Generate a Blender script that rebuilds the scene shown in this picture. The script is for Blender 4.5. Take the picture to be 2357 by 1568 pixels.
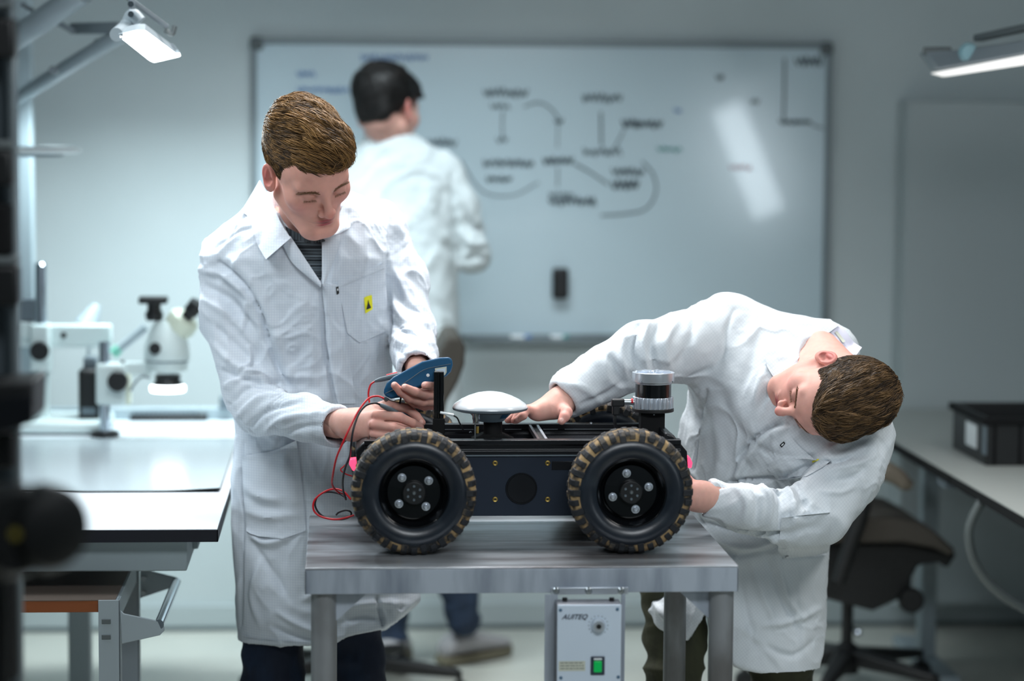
import bpy, math, random
import numpy as np
from mathutils import Vector, Matrix
from mathutils.bvhtree import BVHTree

for o in list(bpy.data.objects): bpy.data.objects.remove(o)
SC = bpy.context.scene
COL = SC.collection
rnd = random.Random(7)
NR = np.random.default_rng(11)

# ------------------------------------------------------------ camera
FPX, CX, CY, EYE = 5565.0, 1178.5, 784.0, 1.67
_yaw, _pit, _rol = math.radians(4.0), math.radians(5.13), math.radians(0.4)
def _cam_matrix():
    f = np.array([math.sin(_yaw)*math.cos(_pit), math.cos(_yaw)*math.cos(_pit), -math.sin(_pit)])
    r = np.array([math.cos(_yaw), -math.sin(_yaw), 0.0]); u = np.cross(r, f)
    c, s = math.cos(_rol), math.sin(_rol)
    return np.array([r*c+u*s, -r*s+u*c, -f]).T
RM = _cam_matrix()
cam_d = bpy.data.cameras.new('camera'); cam = bpy.data.objects.new('camera', cam_d); COL.objects.link(cam)
m4 = Matrix([list(RM[i])+[[0, 0, EYE][i]] for i in range(3)]+[[0, 0, 0, 1]])
cam.matrix_world = m4
cam_d.sensor_width = 36.0; cam_d.lens = FPX*36.0/2357.0; cam_d.sensor_fit = 'HORIZONTAL'
cam_d.clip_start = 0.05; cam_d.clip_end = 60
cam_d.dof.use_dof = True; cam_d.dof.focus_distance = 5.06; cam_d.dof.aperture_fstop = 1.6; cam_d.dof.aperture_blades = 0
SC.camera = cam

# ------------------------------------------------------------ world, lights, exposure
SC.view_settings.view_transform = 'Standard'; SC.view_settings.look = 'None'
SC.view_settings.exposure = 0.15; SC.view_settings.gamma = 1.0; SC.view_settings.use_curve_mapping = False
wd = bpy.data.worlds.new('world'); SC.world = wd; wd.use_nodes = True
wd.node_tree.nodes['Background'].inputs[0].default_value = (0.55, 0.72, 0.80, 1)
wd.node_tree.nodes['Background'].inputs[1].default_value = 0.10

def area(name, loc, target, sx, sy, power, col=(0.86, 0.95, 1.0), spread=180, roll=0):
    l = bpy.data.lights.new(name, 'AREA'); l.shape = 'RECTANGLE'; l.size = sx; l.size_y = sy
    l.energy = power; l.color = col; l.spread = math.radians(spread)
    o = bpy.data.objects.new(name, l); COL.objects.link(o); o.location = loc
    d = Vector(target)-Vector(loc)
    o.rotation_euler = (d.to_track_quat('-Z', 'Y') @ Matrix.Rotation(math.radians(roll), 4, 'Z').to_quaternion()).to_euler()
    return o
area('ceiling_and_fill_light', (0.35, 5.75, 2.68), (0.35, 5.3, 0.8), 1.3, 0.5, 21, (1.0, 0.985, 0.99), 100)
area('ceiling_and_fill_light', (-1.0, 4.9, 2.68), (0.1, 5.3, 0.9), 0.5, 1.0, 12, (0.88, 0.95, 1.0), 110)
area('ceiling_and_fill_light', (1.9, 4.6, 2.68), (1.2, 5.2, 0.9), 0.5, 1.0, 9, (1.0, 0.99, 0.97), 110)
area('ceiling_and_fill_light', (0.1, 6.75, 2.70), (0.1, 7.9, 0.0), 1.6, 0.3, 8, (0.84, 0.95, 1.0), 72)  # added wash light, brightens the back wall and whiteboard
area('bench_strip_light', (-0.44, 6.85, 1.72), (-0.5, 7.3, 0.8), 0.75, 0.15, 11, (0.80, 0.95, 1.0), 125)
area('ceiling_and_fill_light', (0.6, 2.4, 2.68), (0.5, 5.0, 0.9), 1.4, 0.8, 25, (0.90, 0.955, 1.0), 120)  # added soft fill from the camera side, lifts the fronts
area('softbox_light', (2.30, 2.05, 1.47), (1.2, 8.0, 1.5), 0.18, 0.66, 3.6, (0.80, 0.92, 1.0), 120, 22)

# ------------------------------------------------------------ helpers
def W(px, py, y):                 # ray through a photo pixel, met at world depth y
    d = RM @ np.array([(px-CX)/FPX, (CY-py)/FPX, -1.0]); p = d*(y/d[1]); p[2] += EYE; return p
def Zp(px, py, z):
    d = RM @ np.array([(px-CX)/FPX, (CY-py)/FPX, -1.0]); p = d*((z-EYE)/d[2]); p[2] += EYE; return p
def C(px, py, d):                 # camera space point (x right, y up, z towards viewer)
    return np.array([(px-CX)/FPX*d, (CY-py)/FPX*d, -d])
def c2w(p):
    p = np.asarray(p, float); return p @ RM.T + np.array([0, 0, EYE])
def w2c(p):
    return (np.asarray(p, float)-np.array([0, 0, EYE])) @ RM
def CW(px, py, d): return c2w(C(px, py, d))
def lin(c): c = c/255.0; return c/12.92 if c <= 0.04045 else ((c+0.055)/1.055)**2.4
def S(r, g, b): return (lin(r), lin(g), lin(b), 1.0)

def mat(name, col, rough=0.5, metal=0.0, var=None, bump=None, coat=0.0, emit=None, spec=0.5, sss=0.0, attr=None, trans=0.0):
    m = bpy.data.materials.new(name); m.use_nodes = True; nt = m.node_tree; N = nt.nodes; L = nt.links
    b = N['Principled BSDF']
    b.inputs['Base Color'].default_value = col; b.inputs['Roughness'].default_value = rough
    b.inputs['Metallic'].default_value = metal; b.inputs['Coat Weight'].default_value = coat
    b.inputs['Specular IOR Level'].default_value = spec
    if trans: b.inputs['Transmission Weight'].default_value = trans
    if sss:
        b.inputs['Subsurface Weight'].default_value = sss; b.inputs['Subsurface Radius'].default_value = (0.012, 0.004, 0.002)
        b.inputs['Subsurface Scale'].default_value = 1.0
    if emit: b.inputs['Emission Color'].default_value = emit[0]; b.inputs['Emission Strength'].default_value = emit[1]
    tc = N.new('ShaderNodeTexCoord')
    src = None
    if attr:
        a = N.new('ShaderNodeAttribute'); a.attribute_name = attr; src = a.outputs['Color']; L.new(src, b.inputs['Base Color'])
    if var:                        # (scale xyz, second colour, contrast lo, hi)
        sc, c2, lo, hi = var
        mp = N.new('ShaderNodeMapping'); L.new(tc.outputs['Object'], mp.inputs[0]); mp.inputs['Scale'].default_value = sc
        n = N.new('ShaderNodeTexNoise'); n.inputs['Scale'].default_value = 1.0; n.inputs['Detail'].default_value = 5; L.new(mp.outputs[0], n.inputs['Vector'])
        r = N.new('ShaderNodeMapRange'); r.inputs[1].default_value = lo; r.inputs[2].default_value = hi; L.new(n.outputs[0], r.inputs[0])
        mx = N.new('ShaderNodeMix'); mx.data_type = 'RGBA'; L.new(r.outputs[0], mx.inputs[0])
        mx.inputs[6].default_value = col; mx.inputs[7].default_value = c2
        if src: L.new(src, mx.inputs[6])
        L.new(mx.outputs[2], b.inputs['Base Color'])
    if bump:                       # (scale, strength, distance)
        mp = N.new('ShaderNodeMapping'); L.new(tc.outputs['Object'], mp.inputs[0])
        s = bump[0]; mp.inputs['Scale'].default_value = s if isinstance(s, tuple) else (s, s, s)
        n = N.new('ShaderNodeTexNoise'); n.inputs['Scale'].default_value = 1.0; n.inputs['Detail'].default_value = 4; L.new(mp.outputs[0], n.inputs['Vector'])
        bp = N.new('ShaderNodeBump'); bp.inputs['Strength'].default_value = bump[1]; bp.inputs['Distance'].default_value = bump[2]
        L.new(n.outputs[0], bp.inputs['Height']); L.new(bp.outputs[0], b.inputs['Normal'])
    return m

def fabric(name, col, line, pitch=0.0058, rotdeg=0.0, width=0.16, strength=0.5):
    """white work-coat cloth: a fine woven grid of conductive thread plus soft crumple bump"""
    m = mat(name, col, 0.75, spec=0.25, bump=((38, 38, 38), 0.28, 0.006))
    nt = m.node_tree; N = nt.nodes; L = nt.links; b = N['Principled BSDF']
    b.inputs['Sheen Weight'].default_value = 0.08
    tc = [n for n in N if n.type == 'TEX_COORD'][0]
    mp = N.new('ShaderNodeMapping'); mp.inputs['Rotation'].default_value = (0, math.radians(rotdeg), 0); L.new(tc.outputs['Object'], mp.inputs[0])
    sx = N.new('ShaderNodeSeparateXYZ'); L.new(mp.outputs[0], sx.inputs[0])
    outs = []
    for ch in (0, 2):
        d = N.new('ShaderNodeMath'); d.operation = 'DIVIDE'; L.new(sx.outputs[ch], d.inputs[0]); d.inputs[1].default_value = pitch
        f = N.new('ShaderNodeMath'); f.operation = 'FRACT'; L.new(d.outputs[0], f.inputs[0])
        g = N.new('ShaderNodeMath'); g.operation = 'LESS_THAN'; L.new(f.outputs[0], g.inputs[0]); g.inputs[1].default_value = width
        outs.append(g)
    mx = N.new('ShaderNodeMath'); mx.operation = 'MAXIMUM'; L.new(outs[0].outputs[0], mx.inputs[0]); L.new(outs[1].outputs[0], mx.inputs[1])
    ml = N.new('ShaderNodeMath'); ml.operation = 'MULTIPLY'; L.new(mx.outputs[0], ml.inputs[0]); ml.inputs[1].default_value = strength
    mc = N.new('ShaderNodeMix'); mc.data_type = 'RGBA'; L.new(ml.outputs[0], mc.inputs[0]); mc.inputs[6].default_value = col; mc.inputs[7].default_value = line
    L.new(mc.outputs[2], b.inputs['Base Color'])
    return m

class MB:
    def __init__(s): s.v = []; s.f = []
    def add(s, v, f):
        o = len(s.v); s.v += [tuple(map(float, p)) for p in v]; s.f += [tuple(i+o for i in q) for q in f]; return s
    def box(s, lo, hi, R=None, c=None):
        lo = np.array(lo, float); hi = np.array(hi, float)
        v = np.array([[(lo, hi)[i][0], (lo, hi)[j][1], (lo, hi)[k][2]] for i in (0, 1) for j in (0, 1) for k in (0, 1)])
        if R is not None:
            ce = (lo+hi)/2 if c is None else np.array(c); v = (v-ce) @ np.array(R).T + ce
        return s.add(v, [(0, 1, 3, 2), (4, 6, 7, 5), (0, 4, 5, 1), (2, 3, 7, 6), (0, 2, 6, 4), (1, 5, 7, 3)])
    def lathe(s, prof, o, axis=(0, 0, 1), n=32, closed=False, caps=True):
        """prof: list of (radius, height along the axis)"""
        a = np.array(axis, float); a /= np.linalg.norm(a)
        t = np.array([1, 0, 0.0]) if abs(a[0]) < 0.9 else np.array([0, 1.0, 0])
        u = np.cross(a, t); u /= np.linalg.norm(u); w = np.cross(a, u); o = np.array(o, float)
        V = []; F = []; k = len(prof)
        for i in range(n):
            th = 2*math.pi*i/n; e = u*math.cos(th)+w*math.sin(th)
            for r, h in prof: V.append(o+a*h+e*r)
        for i in range(n):
            j = (i+1) % n
            for q in range(k if closed else k-1):
                q2 = (q+1) % k
                F.append((i*k+q, i*k+q2, j*k+q2, j*k+q))
        if not closed and caps:
            if prof[0][0] > 1e-6: F.append(tuple(i*k for i in range(n)))
            if prof[-1][0] > 1e-6: F.append(tuple(i*k+k-1 for i in reversed(range(n))))
        return s.add(V, F)
    def cyl(s, a, b, r, r2=None, n=24):
        a = np.array(a, float); b = np.array(b, float); L = np.linalg.norm(b-a)
        return s.lathe([(r, 0), (r if r2 is None else r2, L)], a, b-a, n)
    def tube(s, pts, r, n=8, smooth=6, caps=True):
        p = spline(pts, smooth) if smooth > 1 else np.array(pts, float)
        k = len(p); rr = np.full(k, r) if np.isscalar(r) else np.interp(np.linspace(0, 1, k), np.linspace(0, 1, len(r)), r)
        T = np.gradient(p, axis=0); T /= np.linalg.norm(T, axis=1)[:, None]+1e-12
        u = np.cross(T[0], [0.3, 0.1, 1.0]); u /= np.linalg.norm(u)
        V = []; F = []
        for i in range(k):
            u = u-T[i]*np.dot(u, T[i]); u /= np.linalg.norm(u); w = np.cross(T[i], u)
            for j in range(n):
                th = 2*math.pi*j/n; V.append(p[i]+rr[i]*(u*math.cos(th)+w*math.sin(th)))
        for i in range(k-1):
            for j in range(n):
                F.append((i*n+j, i*n+(j+1) % n, (i+1)*n+(j+1) % n, (i+1)*n+j))
        if caps: F.append(tuple(reversed(range(n)))); F.append(tuple((k-1)*n+j for j in range(n)))
        return s.add(V, F)
    def prism(s, poly, ex):
        """poly: coplanar 3-D points, ex: extrusion vector"""
        p = [np.array(q, float) for q in poly]; n = len(p); ex = np.array(ex, float)
        return s.add(p+[q+ex for q in p], [tuple(range(n)), tuple(reversed(range(n, 2*n)))]+[(i, n+i, n+(i+1) % n, (i+1) % n) for i in range(n)])
    def build(s, name, m, parent=None, bevel=0.0, smooth=35, seg=2):
        return mesh_obj(name, np.array(s.v), s.f, m, parent, bevel, smooth, seg)

def spline(pts, k=6):
    p = np.array(pts, float)
    if len(p) < 3: return np.array([p[0]+(p[-1]-p[0])*t for t in np.linspace(0, 1, k+1)])
    q = np.vstack([2*p[0]-p[1], p, 2*p[-1]-p[-2]]); out = []
    for i in range(len(p)-1):
        a, b, c, d = q[i:i+4]
        for t in np.linspace(0, 1, k, endpoint=False):
            out.append(0.5*((2*b)+(-a+c)*t+(2*a-5*b+4*c-d)*t*t+(-a+3*b-3*c+d)*t**3))
    out.append(p[-1]); return np.array(out)

ORG = {}
def origin_of(o): return np.array(ORG.get(o.name, (0, 0, 0)), float)
def mesh_obj(name, v, f, m, parent=None, bevel=0.0, smooth=35, seg=2, recalc=True, loc=None):
    if parent is not None: o0 = origin_of(parent)
    else:
        o0 = np.array(loc, float) if loc is not None else np.array([v[:, 0].mean(), v[:, 1].mean(), v[:, 2].min()])
    me = bpy.data.meshes.new(name); me.from_pydata((v-o0).tolist(), [], [tuple(q) for q in f]); 
    if recalc:
        import bmesh
        bm = bmesh.new(); bm.from_mesh(me); bmesh.ops.recalc_face_normals(bm, faces=bm.faces); bm.to_mesh(me); bm.free()
    if m is not None: me.materials.append(m)
    me.polygons.foreach_set('use_smooth', [smooth > 0]*len(me.polygons))
    if 0 < smooth < 180: me.set_sharp_from_angle(angle=math.radians(smooth))
    o = bpy.data.objects.new(name, me); COL.objects.link(o); ORG[o.name] = tuple(o0)
    if parent is not None: o.parent = parent
    else: o.location = o0
    if bevel:
        b = o.modifiers.new('bevel', 'BEVEL'); b.width = bevel; b.segments = seg; b.limit_method = 'ANGLE'; b.angle_limit = math.radians(40)
        b.harden_normals = False
    return o
def tag(o, label=None, cat=None, group=None, kind=None):
    if label: o['label'] = label
    if cat: o['category'] = cat
    if group: o['group'] = group
    if kind: o['kind'] = kind
    return o
def thing(name, loc, label, cat, group=None):
    o = bpy.data.objects.new(name, None); COL.objects.link(o); o.location = loc; o.empty_display_size = 0.05
    ORG[o.name] = tuple(map(float, loc)); return tag(o, label, cat, group)
def rotm(axis, deg):
    return np.array(Matrix.Rotation(math.radians(deg), 3, axis))

# ------------------------------------------------------------ materials
M = {}
M['wall'] = mat('wall_paint', S(196, 206, 208), 0.6, var=((1.5, 1.5, 1.5), S(188, 199, 201), 0.4, 0.7))
M['floor'] = mat('floor_vinyl', S(206, 206, 196), 0.28, var=((2, 2, 2), S(190, 192, 184), 0.35, 0.7))
M['ceiling'] = mat('ceiling_tile', S(190, 198, 200), 0.8)
M['base'] = mat('baseboard_grey', S(96, 106, 108), 0.5)
M['board'] = mat('whiteboard_enamel', S(196, 214, 222), 0.16, coat=0.25, spec=0.5)
M['alu'] = mat('anodised_frame', S(120, 130, 134), 0.4, 0.55)
M['capgrey'] = mat('frame_corner_plastic', S(88, 96, 98), 0.5)
M['ink'] = mat('marker_ink_black', S(58, 70, 76), 0.6)
M['inkblue'] = mat('marker_ink_blue', S(60, 110, 175), 0.6)
M['inkgreen'] = mat('marker_ink_green', S(50, 140, 135), 0.6)
M['inkred'] = mat('marker_ink_red', S(170, 80, 100), 0.6)
M['black'] = mat('black_plastic', S(16, 18, 20), 0.45)
M['blackgloss'] = mat('black_gloss_paint', S(7, 9, 12), 0.2, coat=0.4)
M['blackmatte'] = mat('black_matte', S(12, 13, 15), 0.75, spec=0.25)
M['anod'] = mat('black_anodised', S(18, 21, 26), 0.34, 0.3)
M['panel'] = mat('blue_black_panel', S(30, 40, 54), 0.5, 0.2, spec=0.35)
M['rubber'] = mat('tyre_rubber', S(19, 27, 37), 0.34, spec=0.6, bump=(90, 0.1, 0.002), var=((24, 24, 24), S(34, 42, 50), 0.5, 0.75))
M['mud'] = mat('muddy_tread', S(26, 28, 30), 0.8, var=((34, 34, 34), S(158, 132, 92), 0.44, 0.60), bump=(160, 0.6, 0.003))
M['mudlug'] = mat('dusty_lugs', S(15, 19, 25), 0.6, var=((30, 30, 30), S(96, 84, 64), 0.58, 0.74), bump=(200, 0.4, 0.002))
M['chrome'] = mat('chrome', S(205, 215, 225), 0.12, 1.0)
M['steel'] = mat('brushed_steel', S(200, 208, 216), 0.3, 0.65)
M['bright'] = mat('bright_turned_metal', S(214, 222, 232), 0.22, 0.7)
M['zinc'] = mat('zinc', S(170, 178, 182), 0.3, 0.9)
M['brass'] = mat('brass', S(200, 170, 95), 0.3, 1.0)
M['white'] = mat('white_plastic', S(228, 234, 236), 0.35, coat=0.2)
M['whitegloss'] = mat('white_dome_gloss', S(222, 226, 230), 0.25, coat=0.4)
M['greypl'] = mat('grey_plastic', S(96, 108, 116), 0.45)
M['instr'] = mat('instrument_white', S(206, 220, 220), 0.4)
M['cream'] = mat('instrument_cream', S(214, 222, 204), 0.4)
M['tabletop'] = mat('stainless_top', S(180, 186, 192), 0.3, 0.6, var=((3.2, 17, 4), S(104, 102, 104), 0.40, 0.66), bump=((3, 40, 3), 0.05, 0.002))
M['tableapron'] = mat('stainless_apron', S(176, 186, 198), 0.45, 0.3, var=((18, 5, 3), S(120, 130, 144), 0.4, 0.7))
M['tableleg'] = mat('stainless_leg', S(150, 154, 158), 0.42, 0.5, var=((9, 9, 5), S(112, 112, 112), 0.4, 0.7))
M['bench'] = mat('bench_laminate', S(226, 234, 240), 0.3)
M['benchedge'] = mat('bench_edge_navy', S(8, 12, 26), 0.5)
M['benchgrey'] = mat('bench_grey_steel', S(150, 164, 170), 0.45)
M['mat'] = mat('antistatic_mat', S(172, 184, 190), 0.2)
M['orange'] = mat('plywood_edge', S(150, 84, 36), 0.6, var=((3, 3, 40), S(128, 68, 28), 0.4, 0.6))
M['carttop'] = mat('cart_top_brown', S(104, 92, 84), 0.6)
M['cartgrey'] = mat('cart_grey_enamel', S(150, 162, 168), 0.45)
M['desk'] = mat('desk_top', S(172, 176, 172), 0.5)
M['cupboard'] = mat('cupboard_grey', S(176, 186, 188), 0.55)
M['lampgrey'] = mat('lamp_body_grey', S(118, 128, 134), 0.45)
M['lampon'] = mat('lamp_diffuser', S(255, 255, 255), 0.5, emit=((0.9, 0.97, 1.0, 1), 14.0))
M['ringon'] = mat('ring_light', S(255, 255, 255), 0.5, emit=((0.9, 0.98, 1.0, 1), 5.0))
M['tubeon'] = mat('tube_dim', S(240, 240, 240), 0.5, emit=((1.0, 0.98, 0.95, 1), 0.75))
M['duct'] = mat('extraction_duct', S(150, 162, 168), 0.4)
M['chairfab'] = mat('chair_fabric', S(70, 66, 60), 0.85, bump=(200, 0.3, 0.002))
M['chairblk'] = mat('chair_black', S(18, 20, 22), 0.5)
M['armrest'] = mat('armrest_pad', S(112, 104, 92), 0.6)
M['blue'] = mat('meter_blue', S(4, 74, 112), 0.42, spec=0.35)
M['blued'] = mat('meter_dark', S(20, 34, 48), 0.5)
M['red'] = mat('lead_red', S(196, 20, 34), 0.4)
M['wire'] = mat('lead_black', S(12, 14, 24), 0.4)
M['probe'] = mat('probe_grey', S(86, 98, 106), 0.5)
M['redled'] = mat('marker_lamp_red', S(240, 30, 70), 0.3, emit=((1.0, 0.06, 0.15, 1), 1.6))
M['foam'] = mat('foam_dark', S(58, 60, 66), 0.95, bump=(300, 0.6, 0.003), var=((400, 400, 400), S(80, 82, 88), 0.4, 0.6))
M['green'] = mat('switch_green', S(0, 120, 40), 0.3, emit=((0.0, 0.5, 0.12, 1), 0.35))
M['boxgrey'] = mat('control_box_face', S(196, 210, 224), 0.45)
M['boxside'] = mat('control_box_side', S(92, 96, 104), 0.5)
M['label'] = mat('paper_label', S(192, 196, 182), 0.7)
M['printgrey'] = mat('label_print', S(110, 116, 112), 0.7)
M['print'] = mat('dark_print', S(40, 50, 66), 0.6)
M['yellow'] = mat('esd_yellow', S(232, 226, 20), 0.6)
M['shirt'] = mat('knit_shirt', S(104, 116, 122), 0.9, bump=((4, 4, 420), 0.5, 0.002), var=((6, 6, 420), S(24, 30, 36), 0.42, 0.58))
M['coat'] = fabric('lab_coat_cloth', S(208, 216, 224), S(150, 166, 190), strength=0.32)
M['coat2'] = fabric('lab_coat_cloth_turned', S(208, 215, 220), S(140, 154, 168), rotdeg=38, strength=0.2)
M['coat3'] = mat('lab_coat_plain', S(196, 204, 206), 0.75, spec=0.2, bump=(12, 0.2, 0.01))
M['seam'] = mat('coat_seam_thread', S(194, 203, 212), 0.8)
M['coatin'] = mat('coat_lining', S(206, 206, 222), 0.8)
M['jeans'] = mat('dark_jeans', S(14, 26, 46), 0.85, var=((14, 14, 5), S(24, 46, 72), 0.5, 0.75), bump=(60, 0.3, 0.004))
M['jeans3'] = mat('blue_jeans', S(44, 60, 84), 0.85, var=((14, 14, 5), S(28, 40, 58), 0.4, 0.7))
M['olive'] = mat('olive_trousers', S(62, 64, 44), 0.85, bump=(26, 0.4, 0.01), var=((20, 20, 8), S(46, 48, 34), 0.4, 0.7))
M['shoe'] = mat('grey_suede', S(160, 158, 160), 0.8)
M['shoedark'] = mat('dark_leather', S(26, 24, 24), 0.5)
M['sole'] = mat('tan_sole', S(112, 106, 88), 0.7)
M['skin'] = mat('skin', S(205, 160, 146), 0.55, sss=0.25, attr='tint', bump=(260, 0.08, 0.002), spec=0.3)
M['hair1'] = mat('hair_golden_brown', S(120, 88, 52), 0.52, attr='tint', spec=0.28)
M['hair3'] = mat('hair_black', S(16, 14, 13), 0.5, attr='tint')
M['lash'] = mat('brow_hair', S(112, 80, 54), 0.7)

# ------------------------------------------------------------ the room
YW = 7.9
def struct(name, lo, hi, m, smooth=0):
    o = MB().box(lo, hi).build(name, m, smooth=0); o['kind'] = 'structure'; return o
struct('floor', (-2.4, -2.5, -0.05), (3.6, YW+0.1, 0.0), M['floor'])
struct('wall_back', (-2.4, YW, 0), (3.6, YW+0.1, 2.75), M['wall'])
struct('wall_left', (-2.5, -2.5, 0), (-2.4, YW+0.1, 2.75), M['wall'])
struct('wall_right', (3.6, -2.5, 0), (3.7, YW+0.1, 2.75), M['wall'])
struct('ceiling', (-2.5, -2.5, 2.75), (3.7, YW+0.1, 2.85), M['ceiling'])
bb = MB().box((-2.4, YW-0.014, 0.012), (3.6, YW, 0.085)); o = bb.build('baseboard_back', M['cupboard'], bevel=0.003); o['kind'] = 'structure'
bb = MB().box((-2.4, YW-0.02, 0.0), (3.6, YW, 0.012)); o = bb.build('trim_1', M['base']); o['kind'] = 'structure'

# column of the wall on the left, behind the bench
# ------------------------------------------------------------ whiteboard
def at(px, py, y=YW-0.03): return W(px, py, y)
bl, tr = at(592, 768), at(1903, 112)
x0, x1, z0, z1 = bl[0], tr[0], bl[2], tr[2]
wb = thing('whiteboard', ((x0+x1)/2, YW-0.02, z0), 'large whiteboard with grey frame and marker diagrams on the back wall', 'whiteboard')
MB().box((x0, YW-0.026, z0), (x1, YW-0.002, z1)).build('board_surface', M['board'], wb, smooth=0)
fr = MB(); t = 0.018
fr.box((x0-t, YW-0.036, z0), (x0, YW-0.002, z1)); fr.box((x1, YW-0.036, z0), (x1+t, YW-0.002, z1))
fr.box((x0, YW-0.036, z1), (x1, YW-0.002, z1+t)); fr.box((x0, YW-0.036, z0-t), (x1, YW-0.002, z0))
fr.build('frame', M['alu'], wb, bevel=0.004)
for (cx_, cz_) in ((x0, z0), (x1, z0), (x0, z1), (x1, z1)):
    MB().box((cx_-0.022, YW-0.04, cz_-0.022), (cx_+0.022, YW-0.002, cz_+0.022)).build('corner_cap', M['capgrey'], wb, bevel=0.012, seg=4)
pa, pb = at(1078, 775, YW-0.06), at(1400, 775, YW-0.06)
MB().box((pa[0], YW-0.10, z0-0.028), (pb[0], YW-0.036, z0-0.018)).box((pa[0], YW-0.104, z0-0.028), (pb[0], YW-0.10, z0-0.008)).build('pen_tray', M['alu'], wb, bevel=0.002)
def scribbles(items, name, m):
    for it in items:
        b = MB()
        if it[0] == 'w':       # a handwritten word: x0,x1,y,height
            _, a, c, y, h = it[:5]; r = (it[5] if len(it) > 5 else 0.0042)*0.62
            n = max(4, int((c-a)/5.5)); pts = []
            for i in range(n+1):
                pts.append(at(a+(c-a)*i/n+rnd.uniform(-2, 2), y+(h/2)*(1 if i % 2 else -1)*rnd.uniform(0.5, 1.1), YW-0.0275))
            b.tube(pts, r, 5, 3)
        else:
            b.tube([at(x, y, YW-0.0275) for x, y in it[1]], (it[2] if len(it) > 2 else 0.0032)*0.7, 5, 5)
        b.build('handwriting' if it[0] == 'w' else 'drawn_line', m, wb, smooth=60)
scribbles([('w', 1113, 1215, 214, 24), ('w', 1130, 1172, 245, 12), ('l', [(1157, 256), (1156, 290), (1157, 318)]), ('w', 1145, 1166, 322, 14),
    ('l', [(1206, 246), (1240, 236), (1268, 250), (1286, 274)]), ('w', 1277, 1296, 279, 12), ('l', [(1284, 288), (1283, 340)], 0.0025),
    ('w', 1340, 1432, 226, 22), ('l', [(1383, 258), (1384, 335)], 0.005), ('w', 1432, 1524, 285, 22, 0.006), ('w', 1342, 1428, 350, 18), ('l', [(1436, 300), (1415, 340)]),
    ('w', 1112, 1228, 376, 18, 0.0048), ('w', 1120, 1178, 412, 12, 0.0055), ('w', 1252, 1318, 370, 16, 0.006), ('l', [(1321, 376), (1360, 398), (1400, 425)], 0.004),
    ('w', 1410, 1482, 395, 18, 0.005), ('w', 1410, 1470, 425, 24, 0.006), ('w', 1264, 1372, 464, 20, 0.0052), ('w', 1264, 1320, 448, 12), ('l', [(1284, 385), (1283, 430)]),
    ('l', [(1478, 372), (1502, 400), (1510, 440), (1488, 480), (1440, 492), (1383, 496)], 0.004), ('w', 985, 1052, 328, 20), ('l', [(1060, 370), (1110, 440), (1180, 450), (1240, 420)], 0.0025),
    ('l', [(1806, 135), (1805, 210), (1803, 275)], 0.005), ('w', 1795, 1868, 281, 10, 0.006), ('l', [(1868, 288), (1895, 296)]), ('w', 1832, 1892, 142, 26, 0.005), ('w', 1650, 1664, 178, 12), ('w', 1730, 1746, 234, 12)],
    'black_writing', M['ink'])
scribbles([('w', 684, 724, 170, 16, 0.004), ('w', 684, 800, 207, 14, 0.004), ('w', 830, 985, 132, 16, 0.0035), ('w', 1552, 1568, 255, 10)], 'blue_writing', M['inkblue'])
scribbles([('w', 1514, 1568, 344, 10, 0.005)], 'green_writing', M['inkgreen'])
scribbles([('w', 1680, 1730, 385, 16, 0.003)], 'red_writing', M['inkred'])
# eraser sticking to the board, markers in the tray
e0, e1 = at(1271, 688, YW-0.05), at(1309, 617, YW-0.05)
er = thing('board_eraser', ((e0[0]+e1[0])/2, YW-0.04, e0[2]), 'black upright board eraser stuck to the lower middle of the whiteboard', 'eraser')
MB().box((e0[0], YW-0.062, e0[2]), (e1[0], YW-0.036, e1[2])).build('grip', M['black'], er, bevel=0.01, seg=3)
MB().box((e0[0]+.003, YW-0.036, e0[2]+.003), (e1[0]-.003, YW-0.027, e1[2]-.003)).build('felt_pad', M['blackmatte'], er, bevel=0.002)
for k, (px, m, L_, lab) in enumerate([(1176, 'inkblue', 46, 'blue marker pen, leftmost on the whiteboard tray'), (1268, 'inkgreen', 40, 'dark green marker pen in the middle of the whiteboard tray'), (1345, 'capgrey', 44, 'grey marker pen, rightmost on the whiteboard tray')]):
    a, c = at(px, 768, YW-0.07), at(px+L_, 768, YW-0.07); zt = z0-0.018+0.009
    r_ = tag(thing('marker_pen', ((a[0]+c[0])/2, YW-0.07, z0-0.018), lab, 'marker'), None)
    MB().cyl((a[0], YW-0.07, zt), (a[0]+(c[0]-a[0])*0.68, YW-0.07, zt), 0.009, n=14).build('barrel', M['white'] if m != 'capgrey' else M['capgrey'], r_)
    MB().cyl((a[0]+(c[0]-a[0])*0.68, YW-0.07, zt), (c[0], YW-0.07, zt), 0.0098, n=14).build('cap', M[m], r_)

# ------------------------------------------------------------ tall grey cupboard at the right of the back wall
ca = W(2086, 230, YW-0.12)
cb_ = thing('cupboard', (ca[0]+0.5, YW-0.06, 0), 'tall flat grey cupboard against the back wall behind the right-hand desk', 'cupboard')
MB().box((ca[0], YW-0.12, 0.086), (ca[0]+1.0, YW-0.001, ca[2])).build('carcass', M['cupboard'], cb_, bevel=0.003)
for k in (0, 1):
    d_ = MB().box((ca[0]+0.004+k*0.498, YW-0.137, 0.10), (ca[0]+0.494+k*0.498, YW-0.121, ca[2]-0.004)).build('door', M['cupboard'], cb_, bevel=0.003)
    MB().box((ca[0]+0.44+k*0.09, YW-0.155, 0.95), (ca[0]+0.455+k*0.09, YW-0.138, 1.1)).build('handle', M['alu'], d_, bevel=0.003)

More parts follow.
